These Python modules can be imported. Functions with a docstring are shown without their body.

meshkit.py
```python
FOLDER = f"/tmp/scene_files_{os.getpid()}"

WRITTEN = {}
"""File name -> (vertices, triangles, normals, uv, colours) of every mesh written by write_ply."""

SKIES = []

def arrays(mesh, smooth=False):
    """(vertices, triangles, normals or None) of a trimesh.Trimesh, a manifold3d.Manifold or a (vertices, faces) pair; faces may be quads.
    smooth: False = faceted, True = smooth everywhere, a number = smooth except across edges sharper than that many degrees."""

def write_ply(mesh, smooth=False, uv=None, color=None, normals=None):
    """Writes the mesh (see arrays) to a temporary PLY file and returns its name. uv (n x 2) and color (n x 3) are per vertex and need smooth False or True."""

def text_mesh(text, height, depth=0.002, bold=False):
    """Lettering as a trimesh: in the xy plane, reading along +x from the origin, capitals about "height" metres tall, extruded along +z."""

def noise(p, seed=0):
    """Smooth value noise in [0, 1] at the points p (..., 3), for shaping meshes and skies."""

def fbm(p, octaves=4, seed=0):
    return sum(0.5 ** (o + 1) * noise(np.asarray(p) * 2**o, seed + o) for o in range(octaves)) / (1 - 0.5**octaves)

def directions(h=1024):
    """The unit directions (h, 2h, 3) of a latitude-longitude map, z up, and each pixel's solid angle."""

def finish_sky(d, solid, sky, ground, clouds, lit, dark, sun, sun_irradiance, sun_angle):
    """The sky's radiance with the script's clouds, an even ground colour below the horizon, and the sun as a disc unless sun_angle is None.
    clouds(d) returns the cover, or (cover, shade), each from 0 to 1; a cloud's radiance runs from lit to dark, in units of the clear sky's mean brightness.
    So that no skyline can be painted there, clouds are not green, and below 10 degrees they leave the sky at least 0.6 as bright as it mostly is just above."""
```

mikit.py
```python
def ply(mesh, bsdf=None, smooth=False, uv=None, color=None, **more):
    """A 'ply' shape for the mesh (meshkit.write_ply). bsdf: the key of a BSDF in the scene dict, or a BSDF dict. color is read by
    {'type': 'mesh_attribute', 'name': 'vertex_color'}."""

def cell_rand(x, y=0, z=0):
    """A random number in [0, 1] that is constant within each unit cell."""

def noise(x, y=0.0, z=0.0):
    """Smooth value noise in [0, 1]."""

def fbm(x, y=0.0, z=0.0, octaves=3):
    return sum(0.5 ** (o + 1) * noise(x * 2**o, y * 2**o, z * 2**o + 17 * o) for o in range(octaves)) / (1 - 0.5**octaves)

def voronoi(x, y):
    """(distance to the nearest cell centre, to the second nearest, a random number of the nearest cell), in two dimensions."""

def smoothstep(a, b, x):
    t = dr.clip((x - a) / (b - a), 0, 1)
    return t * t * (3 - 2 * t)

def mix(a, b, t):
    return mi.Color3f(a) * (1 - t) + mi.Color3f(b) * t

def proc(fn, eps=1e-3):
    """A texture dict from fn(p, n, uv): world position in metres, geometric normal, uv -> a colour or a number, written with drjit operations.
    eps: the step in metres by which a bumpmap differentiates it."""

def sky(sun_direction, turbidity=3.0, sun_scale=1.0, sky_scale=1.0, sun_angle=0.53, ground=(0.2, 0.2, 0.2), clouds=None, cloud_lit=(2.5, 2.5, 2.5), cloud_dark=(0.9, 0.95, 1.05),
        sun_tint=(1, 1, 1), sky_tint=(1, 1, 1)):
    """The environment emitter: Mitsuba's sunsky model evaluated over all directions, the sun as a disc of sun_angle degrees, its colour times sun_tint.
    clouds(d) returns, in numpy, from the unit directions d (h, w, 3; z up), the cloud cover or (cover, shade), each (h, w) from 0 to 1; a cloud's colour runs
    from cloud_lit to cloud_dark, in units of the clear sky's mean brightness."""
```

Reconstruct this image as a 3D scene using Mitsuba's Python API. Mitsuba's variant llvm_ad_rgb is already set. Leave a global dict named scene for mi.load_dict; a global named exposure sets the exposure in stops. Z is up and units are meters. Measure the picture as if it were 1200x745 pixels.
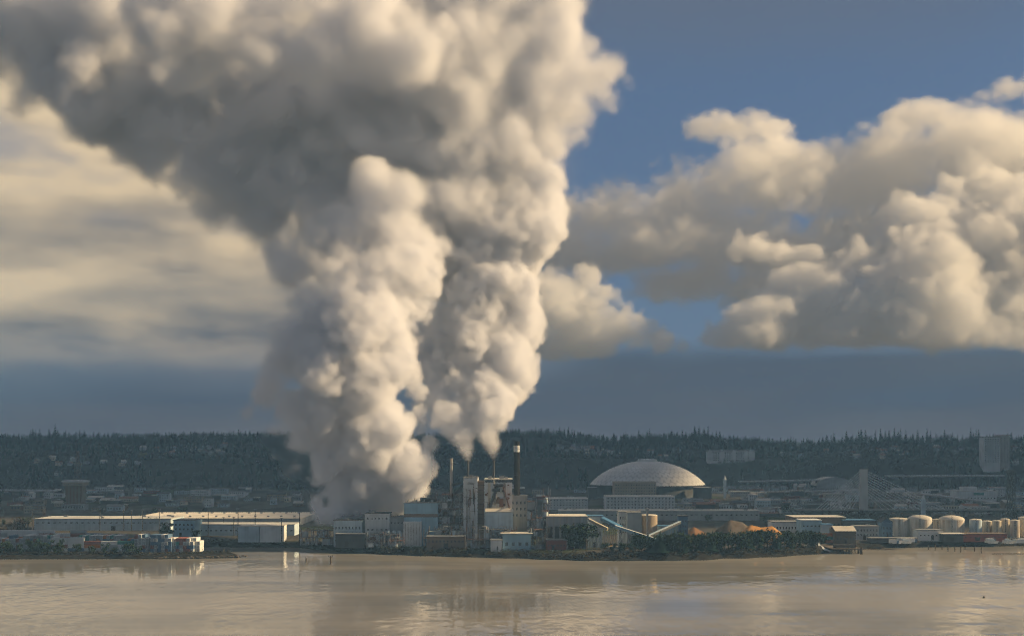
import math, random
import numpy as np
import mitsuba as mi
import drjit as dr
import mikit, meshkit
from mikit import noise, fbm, cell_rand, smoothstep, mix, proc
from scipy import ndimage as ndi
T = mi.ScalarTransform4f
RNG = np.random.default_rng(20)
scene, labels = {}, {}

# ------------------------------------------------------------------ camera, sky, exposure
EYE = 83.0            # the viewpoint on the bluff, metres above the bay
FOC = 1400.0          # focal length in pixels of a 1200 pixel wide picture
SUN = (0.90, -0.01, 0.42)
exposure = 1.85
scene['camera'] = {'type': 'perspective', 'fov': 2 * math.degrees(math.atan(600 / FOC)), 'fov_axis': 'x',
                   'to_world': T().look_at([0, 0, EYE], [0, 1, EYE], [0, 0, 1]),
                   'principal_point_offset_y': -(522 - 372.5) / 745, 'near_clip': 1.0, 'far_clip': 30000.0,
                   'medium': {'type': 'ref', 'id': 'haze_air'}}


def ss(a, b, x):
    t = np.clip((x - a) / (b - a), 0, 1)
    return t * t * (3 - 2 * t)


def sky_clouds(d):
    """cover and shade of the clouds by azimuth (0 = straight out over the bay, right positive) and elevation, in degrees"""
    az = np.degrees(np.arctan2(d[..., 0], d[..., 1]))
    el = np.degrees(np.arcsin(np.clip(d[..., 2], -1, 1)))

    def n(fx, fy, seed, octv=5, dx=0.0, dy=0.0):
        p = np.stack([(az + dx) * fx + 400, (el + dy) * fy + 90, np.full(az.shape, seed * 3.7)], -1)
        return meshkit.fbm(p, octv, seed) - 0.5

    wx, wy = n(.22, .35, 3, 4), n(.22, .35, 4, 4)
    # pale warm cloud sheets on the left, in long layers that rise out of the picture
    left = ss(4, -5, az + 2 * wx) * ss(-80, -42, az)
    lay, curl = n(.10, .75, 12, 6), n(.30, .55, 17, 6)
    cL = left * ss(1.6, 5.6, el + 2.6 * lay) * ss(34.0, 22.0, el + 6 * wy) * (1 - .55 * ss(.02, .22, n(.16, .45, 18, 5)) * ss(9, 12, el))
    sL = .06 + .70 * ss(9.0, 3.6, el + 3.4 * lay) + 1.5 * n(.16, .75, 13, 6) + .7 * curl + .30 * ss(11.5, 8.5, np.abs(el - 9.5 + 2 * wx) + 9)
    # the blue-grey sheet that lies low all along the horizon
    cD = ss(5.6 - .3 * ss(-2, 6, az), 1.2 + 2.7 * ss(-2, 6, az), el + 1.5 * n(.12, .9, 14, 4)) * .97
    sD = .95 - .05 * ss(2.4, .6, el + 1.0 * n(.12, 1.2, 15, 4)) + .10 * n(.10, 1.4, 16, 4)
    # broken cloud over the rest of the sky
    g = n(.035, .06, 21, 5)
    far = ss(27, 36, np.abs(az)) + ss(22, 30, el)
    ahead = ss(80, 40, np.abs(az)) * ss(60, 40, el)
    cG = np.clip(far, 0, 1) * ss(.03, .17, g + .05 * ahead + .22 * ss(24, 12, el)) * .85
    sG = np.clip(.50 - .25 * ahead * ss(20, 26, el) + .42 * ss(26, 16, el) + 1.2 * n(.03, .05, 22, 5), 0, 1)
    veil = .42 * ss(16, 21, el + 2 * wy) + .10
    cover, shade = veil * np.ones_like(el), .86 * np.ones_like(el)
    for c, s in ((cG, sG), (cL, sL), (cD, sD)):
        shade = np.where(cover + c > 1e-6, (shade * cover * (1 - c) + np.clip(s, 0, 1) * c) / np.maximum(cover * (1 - c) + c, 1e-6), shade)
        cover = cover * (1 - c) + c
    return cover, shade


scene['sky'] = mikit.sky(SUN, turbidity=3.0, sun_scale=1.55, sky_scale=.50, sun_tint=(1.03, .97, .85), sky_tint=(.88, .95, 1.26), ground=(.12, .12, .12),
                         clouds=sky_clouds, cloud_lit=(5.8, 4.4, 2.75), cloud_dark=(.20, .40, .80))
# ------------------------------------------------------------------ placing helpers
def rgb(*c):
    return {'type': 'rgb', 'value': list(map(float, c))}


def at(px, py, Y):
    """the point at distance Y seen at a pixel of the 1200 x 745 photograph"""
    return np.array([(px - 600) * Y / FOC, Y, EYE - (py - 522) * Y / FOC])


# ------------------------------------------------------------------ air and steam
HAZE = 0.00013
scene['haze_air'] = {'type': 'homogeneous', 'albedo': {'type': 'rgb', 'value': [.30, .60, 1.0]}, 'sigma_t': HAZE, 'phase': {'type': 'isotropic'}}
scene['haze'] = {'type': 'cube', 'to_world': T().translate([0, 1690, 258]).scale([2600, 1730, 260]), 'bsdf': {'type': 'null'},
                 'interior': {'type': 'ref', 'id': 'haze_air'}}
labels['haze'] = {'label': 'thin blue air over the bay, the flats and the hills', 'category': 'haze', 'kind': 'stuff'}


def lattice(shape, vx, step, seed):
    """smooth noise about zero on a grid"""
    m = np.ceil(np.array(shape) * vx / step).astype(int) + 3
    g = np.random.default_rng(seed).random(m).astype(np.float32) - .5
    return ndi.zoom(g, step / vx, order=2, mode='nearest', grid_mode=False)[:shape[0], :shape[1], :shape[2]]


def shell(P, step, lo):
    """the rounded outside of a set of coarse cells"""
    quads = []
    for ax in range(3):
        for s in (1, -1):
            b = (np.argwhere(P & ~np.roll(P, -s, axis=ax)) - 1).astype(int)
            if s == 1:
                b[:, ax] += 1
            u, w = [(1, 2), (2, 0), (0, 1)][ax]
            e1, e2 = np.zeros(3, int), np.zeros(3, int); e1[u] = 1; e2[w] = 1
            q = np.stack([b, b + e1, b + e1 + e2, b + e2], 1)
            quads.append(q[:, ::-1] if s == 1 else q)
    pts, inv = np.unique(np.concatenate(quads).reshape(-1, 3), axis=0, return_inverse=True)
    f = inv.reshape(-1, 4)
    v = pts[:, ::-1] * step + lo
    e = np.vstack([f[:, [0, 1]], f[:, [1, 2]], f[:, [2, 3]], f[:, [3, 0]]])
    for _ in range(4):
        t, c = np.zeros_like(v), np.zeros(len(v))
        for i, j in ((0, 1), (1, 0)):
            np.add.at(t, e[:, i], v[e[:, j]]); np.add.at(c, e[:, i], 1)
        v = .4 * v + .6 * t / c[:, None]
    return v, f


def make_steam():
    """density of the steam on a grid: heaps of puffs upon puffs along the plumes of the two boiler stacks and the vents at the left"""
    vx, Y0 = 1.7, 960.0
    lo, hi = np.array([-505., 842., 9.5]), np.array([118., 1150., 486.])
    n = np.ceil((hi - lo) / vx).astype(int)
    F = np.full(n[::-1], -60., np.float32)
    rng = np.random.default_rng(5)

    def add(c, r):
        a = np.maximum(np.floor((c - r * 1.5 - 3 - lo) / vx).astype(int), 0)
        b = np.minimum(np.ceil((c + r * 1.5 + 3 - lo) / vx).astype(int), n)
        if (b <= a).any():
            return
        x, y, z = [((np.arange(a[k], b[k]) + .5) * vx + lo[k] - c[k]).astype(np.float32) for k in range(3)]
        d = r - np.sqrt(x[None, None, :] ** 2 + y[None, :, None] ** 2 + z[:, None, None] ** 2)
        s = F[a[2]:b[2], a[1]:b[1], a[0]:b[0]]
        np.maximum(s, d, out=s)

    right = [(684, 95, 66, 42), (704, 114, 66, 30), (672, 128, 64, 40), (662, 58, 66, 38), (640, 160, 64, 34), (640, 215, 60, 26), (503, 432, 40, 24), (498, 470, 34, 18), (500, 400, 48, 26), (497, 500, 20, 12), (507, 520, 8, 10.8), (548.5, 538, -17, 4.1), (548, 532, -14, 6.8), (546, 523, -10, 10.8), (541, 513, -6, 14.9), (533, 501, 0, 16.8), (526, 488, 1, 20.4), (519, 474, 22, 22.8), (514, 462, 29, 20), (578.5, 536, -16, 4.1), (579, 530, -14, 6.8), (577, 522, -10, 10.8), (573, 512, -5, 13.5), (569, 500, 0, 15.6), (573, 488, 1, 19.2), (580, 474, 16, 22.8), (545, 482, 17, 26.4), (560, 462, 23, 32), (590, 455, 33, 26), (612, 440, 42, 26), (535, 448, 25, 24), (560, 428, 48, 46), (600, 422, 38, 36), (525, 416, 45, 30), (565, 388, 51, 58), (604, 384, 58, 38), (516, 380, 47, 32), (570, 345, 54, 58), (507, 330, 66, 32), (596, 350, 60, 38), (555, 300, 67, 60), (602, 292, 67, 52), (505, 300, 61, 34), (560, 250, 61, 72), (612, 245, 68, 50), (520, 238, 56, 58), (640, 262, 55, 26), (540, 190, 68, 76), (588, 190, 56, 46), (490, 180, 68, 50), (560, 130, 63, 80), (625, 112, 69, 56), (672, 112, 57, 38), (645, 76, 70, 42), (700, 112, 57, 18), (560, 60, 58, 76), (592, 30, 71, 34), (505, 95, 58, 72), (520, 10, 65, 80), (600, -30, 62, 60), (540, -60, 62, 80), (660, -20, 66, 45), (480, -50, 60, 70), (571, 506, -2, 13), (580, 495, 0, 14), (585, 482, 4, 16), (552, 505, 0, 12), (540, 495, 2, 14), (562, 492, 6, 16)]
    upper = [(180, 165, 85, 52), (250, 208, 85, 50), (318, 240, 88, 50), (378, 262, 88, 56), (110, 132, 85, 46), (60, 108, 82, 38), (20, 70, 80, 44), (-10, 40, 80, 50), (140, 80, 82, 70), (430, 225, 95, 62), (380, 200, 93, 72), (330, 185, 90, 68), (270, 180, 87, 58), (430, 140, 95, 84), (360, 115, 92, 86), (290, 112, 88, 84), (220, 128, 85, 72), (160, 112, 82, 66), (105, 90, 79, 62), (60, 60, 77, 52), (130, 30, 80, 76), (70, 5, 77, 60), (235, 40, -42, 70), (300, 52, -42, 46), (335, 95, 91, 38), (385, 50, -42, 52), (425, 48, -42, 50), (445, 100, 95, 40), (480, 60, -42, 44), (300, -10, 89, 60), (210, -10, 84, 60), (420, -10, 95, 70)]
    left = [(488, 456, 6, 13), (492, 486, 6, 11), (474, 402, -16, 24), (484, 362, -6, 26), (478, 440, -22, 18), (490, 322, 8, 28), (488, 285, 20, 34), (384, 602, 8, 14.4), (400, 592, 5, 19.8), (429, 588, 5, 21.6), (459, 582, 4, 23.4), (477, 570, 2, 21.6), (373, 588, 4, 9.9), (404, 562, -3, 25.2), (432, 556, -3, 34.2), (468, 546, -8, 32.4), (493, 548, -7, 18), (387, 532, -20, 23.4), (410, 524, -24, 19.8), (374, 558, -5, 13.5), (344, 546, -11, 9.9), (329, 536, -16, 7.2), (430, 510, -27, 41.4), (379, 490, -32, 37.8), (341, 478, -33, 25.2), (312, 468, -33, 19.8), (291, 484, -33, 10.8), (456, 498, -32, 27), (392, 440, -34, 48.6), (430, 450, -34, 39.6), (355, 420, -35, 27), (454, 430, -34, 28.8), (416, 388, -32, 48.6), (380, 370, -27, 30.6), (454, 386, -31, 36), (422, 330, -16, 48.6), (392, 326, -16, 32.4), (460, 326, -15, 39.6), (418, 286, 2, 50.4), (378, 278, 6, 37.8), (451, 268, 14, 59.4), (318, 448, -40, 16), (340, 420, -38, 20), (350, 396, -36, 22), (300, 488, -38, 10), (326, 500, -36, 16), (352, 512, -30, 20), (365, 350, -20, 26), (352, 318, -5, 24), (340, 285, 10, 24)]
    for group, spread in ((right, 1.0), (upper, 1.0), (left, 1.0)):
        for px, py, dy, rp in group:
            c, R = at(px, py, Y0 + dy), rp * Y0 / FOC * .93
            add(c, R)
            if R < 4:
                continue
            for _ in range(46):
                v = rng.normal(size=3); v /= np.linalg.norm(v)
                r1 = R * rng.uniform(.16, .42); c1 = c + v * (R - r1 * rng.uniform(.2, .6)); add(c1, r1)
                if r1 > 4:
                    for _ in range(12):
                        w = rng.normal(size=3); w /= np.linalg.norm(w)
                        r2 = r1 * rng.uniform(.2, .42); c2 = c1 + w * (r1 - r2 * .4)
                        if ((c2 - c) @ (c2 - c)) > (R * .9) ** 2:
                            add(c2, r2)

    N, fine = 1.0 * lattice(F.shape, vx, 34, 1) + .66 * lattice(F.shape, vx, 16, 2), .52 * lattice(F.shape, vx, 8, 3) + .40 * lattice(F.shape, vx, 4.2, 4)
    zz = (np.arange(n[2]) * vx + lo[2])[:, None, None]
    xx = (np.arange(n[0]) * vx + lo[0])[None, None, :]
    old = ss(150, 330, zz - .55 * xx - 40)              # the older steam has softer rims
    yy = (np.arange(n[1]) * vx + lo[1])[None, :, None]
    small = np.ones(F.shape, np.float32)                # young steam at the stack mouths keeps small, crisp puffs
    for px in (548.5, 578.5):
        q = at(px, 540, 943)
        small = np.minimum(small, np.clip(np.sqrt((xx - q[0]) ** 2 + (yy - q[1]) ** 2 + (zz - q[2]) ** 2) / 120, .04, 1))
    N = N + fine * (1 - .6 * old)
    W = 3.2 + 19.0 * old + 2.5 * ss(-60, -150, xx) * ss(300, 120, zz)
    D = np.clip((F + (10.0 + 10 * old) * N * small + .6 + 6 * old) / W, 0, 1)
    D = D * D * (3 - 2 * D)
    D *= (1.0 - .35 * old) * np.clip(1.0 + .9 * N, .2, 1.5) / 1.2
    # thin drifting steam at the left of the lower plume
    for px, py, dy, rp in ((318, 482, -38, 36), (330, 440, -38, 40), (345, 522, -25, 30), (350, 398, -30, 40), (358, 348, -15, 44), (308, 508, -38, 24), (340, 560, -10, 22)):
        c, R = at(px, py, Y0 + dy), rp * Y0 / FOC
        d = 1 - np.sqrt((xx - c[0]) ** 2 + (yy - c[1]) ** 2 + (zz - c[2]) ** 2) / R
        D = np.where((d > 0) & (D < .3), np.maximum(D, .16 * np.clip(d, 0, 1) * np.clip(.35 + 1.7 * N, 0, 1)), D)
    k = 4
    m = [-(-s // k) for s in D.shape]
    O = np.zeros([s * k for s in m], bool)
    O[:D.shape[0], :D.shape[1], :D.shape[2]] = ndi.maximum_filter(D, size=5) > .004
    P = np.pad(O.reshape(m[0], k, m[1], k, m[2], k).any((1, 3, 5)), 1)
    outer, core = shell(P, vx * k, lo), shell(ndi.binary_erosion(P, np.ones((3, 3, 3))), vx * k, lo)
    return D.astype(np.float32), lo, np.array(D.shape[::-1]) * vx, outer, core


_D, _lo, _ext, _outer, _core = make_steam()
scene['steam_medium'] = {
    'type': 'heterogeneous', 'albedo': rgb(.940, .951, .988), 'scale': .19, 'phase': {'type': 'isotropic'},
    'sigma_t': {'type': 'gridvolume', 'grid': mi.VolumeGrid(np.ascontiguousarray(_D[..., None])), 'filter_type': 'trilinear',
                'to_world': T().translate(_lo.tolist()).scale(_ext.tolist())}}
scene['steam'] = mikit.ply(_outer, {'type': 'null'}, exterior={'type': 'ref', 'id': 'haze_air'}, interior={'type': 'ref', 'id': 'steam_medium'})
scene['steam__heart'] = mikit.ply(_core, {'type': 'null'}, exterior={'type': 'ref', 'id': 'steam_medium'}, interior={'type': 'ref', 'id': 'steam_medium'})
labels['steam'] = {'label': 'towering billows of cream and violet steam above the waterside mill', 'category': 'steam', 'kind': 'stuff'}
labels['steam__heart'] = {'kind': 'stuff'}


def make_heaps():
    """heaped clouds far beyond the hills at the right: a bank with a flat foot, a heap beside the steam, and a long softer bank above and behind"""
    vx, Y0, Y1 = 10.5, 4800.0, 5700.0
    lo, hi = np.array([40., 4250., 440.]), np.array([2950., 6150., 1860.])
    n = np.ceil((hi - lo) / vx).astype(int)
    F, S = np.full(n[::-1], -400., np.float32), np.zeros(n[::-1], np.float32)
    rng = np.random.default_rng(9)

    def add(c, r, squash=1.0, soft=0.0):
        e = np.array([r, r, r * squash])
        a = np.maximum(np.floor((c - e * 1.4 - 40 - lo) / vx).astype(int), 0)
        b = np.minimum(np.ceil((c + e * 1.4 + 40 - lo) / vx).astype(int), n)
        if (b <= a).any():
            return
        x, y, z = [((np.arange(a[k], b[k]) + .5) * vx + lo[k] - c[k]).astype(np.float32) for k in range(3)]
        d = (r - np.sqrt(x[None, None, :] ** 2 + y[None, :, None] ** 2 + (z[:, None, None] / squash) ** 2)) * (.5 + .5 * squash)
        w = (slice(a[2], b[2]), slice(a[1], b[1]), slice(a[0], b[0]))
        S[w] = np.where(d > F[w], soft, S[w])
        np.maximum(F[w], d, out=F[w])

    low = [(850, 402, 20), (862, 400, 24), (890, 385, 34), (920, 372, 40), (900, 358, 18), (955, 368, 46), (985, 385, 40), (1020, 320, 30), (1060, 360, 60), (1160, 285, 60), (1120, 235, 22), (1175, 222, 26), (1215, 215, 30), (1090, 300, 50), (1000, 352, 40), (1050, 335, 54), (992, 325, 16), (1040, 292, 40), (1080, 268, 40), (1018, 292, 20), (1120, 268, 42), (1160, 252, 42), (1205, 240, 44),
           (1110, 345, 64), (1170, 325, 74), (1215, 300, 70), (1060, 385, 38), (1130, 388, 46), (1200, 385, 54), (986, 292, 9),
           (645, 362, 48), (680, 352, 40), (690, 382, 36), (722, 378, 34), (748, 388, 26), (772, 396, 15), (800, 402, 6), (655, 332, 22), (628, 390, 40), (868, 292, 9), (888, 288, 11), (910, 293, 10), (930, 298, 7), (950, 300, 5), (972, 268, 5), (840, 410, 10)]
    high = [(900, 300, 70, .28), (965, 308, 60, .28), (1010, 270, 60, .35), (740, 262, 60, .4), (690, 262, 56, .36), (760, 248, 66, .42), (820, 230, 66, .42), (880, 215, 70, .46), (940, 214, 76, .46), (1000, 214, 76, .42), (1060, 205, 76, .46), (1120, 196, 80, .48), (1190, 186, 86, .5), (1260, 180, 86, .5),
            (700, 292, 62, .36), (780, 290, 62, .36), (860, 268, 60, .36), (850, 154, 30, .22), (895, 151, 24, .2), (1190, 106, 26, .2), (1090, 138, 30, .25), (660, 300, 40, .4), (820, 330, 60, .3), (880, 340, 50, .3)]
    for px, py, rp in low:
        c, R = at(px, py, Y0 + 480 - 700 * (py - 220) / 190 * (px > 820) + rng.uniform(-60, 80)), rp * Y0 / FOC * .92
        add(c, R)
        for _ in range(44 if R > 60 else 12):
            v = rng.normal(size=3); v /= np.linalg.norm(v)
            r1 = R * rng.uniform(.18, .45); c1 = c + v * (R - r1 * rng.uniform(.1, .6)); add(c1, r1)
            if r1 > 30:
                for _ in range(8):
                    w = rng.normal(size=3); w /= np.linalg.norm(w)
                    r2 = r1 * rng.uniform(.25, .5); add(c1 + w * (r1 - r2 * .3), r2)
    for px, py, rp, sq in high:
        c, R = at(px, py, Y1 + rng.uniform(-100, 150)), rp * Y1 / FOC
        add(c, R, sq, 1.0)
        for _ in range(16):
            v = rng.normal(size=3) * (1, 1, sq); v /= np.linalg.norm(v)
            add(c + v * R * .8 * np.array([1, 1, sq]), R * rng.uniform(.2, .45), min(1, sq * 1.4), 1.0)
    N = 1.0 * lattice(F.shape, vx, 260, 21) + .7 * lattice(F.shape, vx, 120, 22) + .68 * lattice(F.shape, vx, 60, 23) + .60 * lattice(F.shape, vx, 28, 24)
    S = ndi.gaussian_filter(S, 3)
    D = np.clip((F + (75 + 60 * S) * N + 34 * S + 6) / (18 + 72 * S), 0, 1)
    D *= np.clip(1 + .9 * N, .25, 1.5) * (1 - .45 * S) / 1.4
    zz = (np.arange(n[2]) * vx + lo[2])[:, None, None]
    D = D * ss(452, 490, zz + 30 * N)                    # the flat foot
    D[[0, -1]] = 0; D[:, [0, -1]] = 0; D[:, :, 0] = 0
    D[:, :, -1] = 0
    k = 3
    m = [-(-s // k) for s in D.shape]
    O = np.zeros([s * k for s in m], bool)
    O[:D.shape[0], :D.shape[1], :D.shape[2]] = ndi.maximum_filter(D, size=5) > .004
    P = np.pad(O.reshape(m[0], k, m[1], k, m[2], k).any((1, 3, 5)), 1)
    return D.astype(np.float32), lo, n * vx, shell(P, vx * k, lo)


def cloud(name, built, sigma, label):
    D, lo, ext, outer = built
    scene[name + '_medium'] = {
        'type': 'heterogeneous', 'albedo': rgb(.990, .994, 1.0), 'scale': sigma, 'phase': {'type': 'isotropic'},
        'sigma_t': {'type': 'gridvolume', 'grid': mi.VolumeGrid(np.ascontiguousarray(D[..., None])), 'filter_type': 'trilinear',
                    'to_world': T().translate(lo.tolist()).scale(ext.tolist())}}
    scene[name] = mikit.ply(outer, {'type': 'null'}, interior={'type': 'ref', 'id': name + '_medium'})
    labels[name] = {'label': label, 'category': 'cloud', 'kind': 'stuff'}


cloud('heaped_clouds', make_heaps(), .019, 'cream heaped clouds with a flat foot beyond the hills at the right')


def make_cloud():
    """a broken bank of heaped cloud high up to the right of the picture; its shade lies over the far flats and the hills"""
    vx = 50.0
    lo, hi = np.array([1900., 300., 1400.]), np.array([5200., 3200., 1900.])
    n = np.ceil((hi - lo) / vx).astype(int)
    z, y, x = np.meshgrid(*[(np.arange(n[k]) + .5) * vx + lo[k] for k in (2, 1, 0)], indexing='ij')
    p = np.stack([x / 420, y / 420, z / 420], -1)
    f = .9 - np.abs(z - 1580) / 190 + 1.5 * (meshkit.fbm(p, 4, 12) - .5)
    f = np.minimum(f, (y - SUN[1] * z / SUN[2] - np.where(x - SUN[0] * z / SUN[2] > -230, 1135, 1290)) / 110 + .5 * (meshkit.fbm(p * 2, 3, 4) - .5))
    f = np.minimum(f, np.minimum((x - 2000) / 150, np.minimum((5100 - x) / 150, (3100 - y) / 150)))
    t = z / SUN[2]                                   # a gap lets the sun through to the dome
    f = np.minimum(f, np.hypot((x - SUN[0] * t - 250) / 150, (y - SUN[1] * t - 1775) / 140) - .9)
    D = np.clip(f * 1.6, 0, 1)
    D[[0, -1]] = 0; D[:, [0, -1]] = 0; D[:, :, [0, -1]] = 0
    return D.astype(np.float32), lo, n * vx, shell(np.pad(ndi.maximum_filter(D, size=3) > .01, 1), vx, lo)


cloud('cloud_bank', make_cloud(), .018, 'broken bank of heaped cloud high over the flats')
# ------------------------------------------------------------------ materials
def surface(name, color, rough=.75, dirt=.30, scale=.12, spec=.3, metallic=0.0, streak=.5, second=None):
    """a weathered surface: blotches of dirt and, on upright faces, streaks that run down"""
    c2 = tuple(x * .55 for x in color) if second is None else second

    def fn(p, n, uv):
        b = fbm(p.x * scale, p.y * scale, p.z * scale, 4)
        s = noise(p.x * 1.1 + p.y * .7, p.y * .9, p.z * .045)
        t = dr.clip(dirt * (2.3 * (b - .34)) + dirt * streak * 1.7 * (s - .38) * (1 - dr.abs(n.z)), 0, 1)
        return mix(color, c2, t)
    scene['mat_' + name] = {'type': 'twosided', 'b': {'type': 'principled', 'base_color': proc(fn), 'roughness': rough, 'specular': spec, 'metallic': metallic}}


def plain(name, color, rough=.6, spec=.4, metallic=0.0):
    scene['mat_' + name] = {'type': 'twosided', 'b': {'type': 'principled', 'base_color': rgb(*color), 'roughness': rough, 'specular': spec, 'metallic': metallic}}


surface('white_wall', (.62, .64, .64), dirt=.55)
surface('grey_wall', (.34, .36, .37), dirt=.55)
surface('blue_wall', (.30, .46, .56), dirt=.45)
surface('pale_blue_wall', (.46, .56, .62), dirt=.55)
surface('tan_wall', (.40, .32, .23), dirt=.45)
surface('brown_wall', (.20, .14, .10), dirt=.5)
surface('red_wall', (.26, .075, .055), dirt=.5)
surface('dark_wall', (.075, .08, .085), dirt=.5)
surface('concrete', (.38, .36, .33), dirt=.6)
surface('cream_wall', (.60, .53, .40), dirt=.45)
surface('roof_pale', (.58, .54, .46), rough=.85, dirt=.5, scale=.06)
surface('roof_mid', (.42, .42, .40), rough=.85, dirt=.5, scale=.06)
surface('roof_grey', (.22, .22, .22), rough=.85, dirt=.5, scale=.06)
surface('roof_dark', (.07, .07, .075), rough=.85, dirt=.4)
surface('roof_blue', (.07, .19, .34), rough=.5, dirt=.3)
surface('roof_red', (.30, .14, .09), rough=.85, dirt=.4)
surface('rust', (.20, .10, .06), rough=.8, dirt=.6)
surface('steel_grey', (.30, .31, .32), rough=.45, dirt=.5, metallic=.3, spec=.5)
surface('steel_dark', (.06, .06, .062), rough=.6, dirt=.4)
surface('tank_white', (.66, .64, .58), rough=.5, dirt=.55, scale=.09, streak=1.2, second=(.30, .22, .14))
surface('chips', (.52, .27, .085), rough=.95, dirt=.6, scale=.35, spec=.1)
surface('chips_dark', (.24, .13, .065), rough=.95, dirt=.5, scale=.35, spec=.1)
surface('timber', (.12, .095, .07), rough=.9, dirt=.5, scale=.5)
surface('container_white', (.62, .63, .62), dirt=.45)
surface('container_blue', (.09, .16, .26), dirt=.35)
surface('container_red', (.28, .10, .075), dirt=.35)
surface('container_grey', (.33, .35, .36), dirt=.45)
surface('container_green', (.05, .22, .20), dirt=.35)
surface('container_orange', (.45, .16, .05), dirt=.35)
plain('glass_dark', (.05, .065, .08), rough=.15, spec=.6)
plain('chimney_black', (.012, .010, .009), rough=.8, spec=.15)
plain('road', (.055, .055, .056), rough=.85)
plain('cable_grey', (.78, .79, .79), rough=.5)


def needle_fn(c1, c2, sc):
    def fn(p, n, uv):
        return mix(c1, c2, fbm(p.x * sc, p.y * sc, p.z * sc, 3))
    return fn


for nm, c1, c2, sc in (('needles', (.008, .024, .024), (.028, .056, .044), .12), ('twigs', (.040, .036, .038), (.095, .080, .078), .06), ('leaves', (.010, .024, .013), (.040, .060, .024), .45),
                       ('bark', (.05, .04, .03), (.09, .07, .05), .5), ('gold_leaves', (.16, .12, .03), (.26, .22, .06), .2), ('brush', (.028, .030, .018), (.085, .070, .045), .3)):
    scene['mat_' + nm] = {'type': 'twosided', 'b': {'type': 'diffuse', 'reflectance': proc(needle_fn(c1, c2, sc))}}


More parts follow.
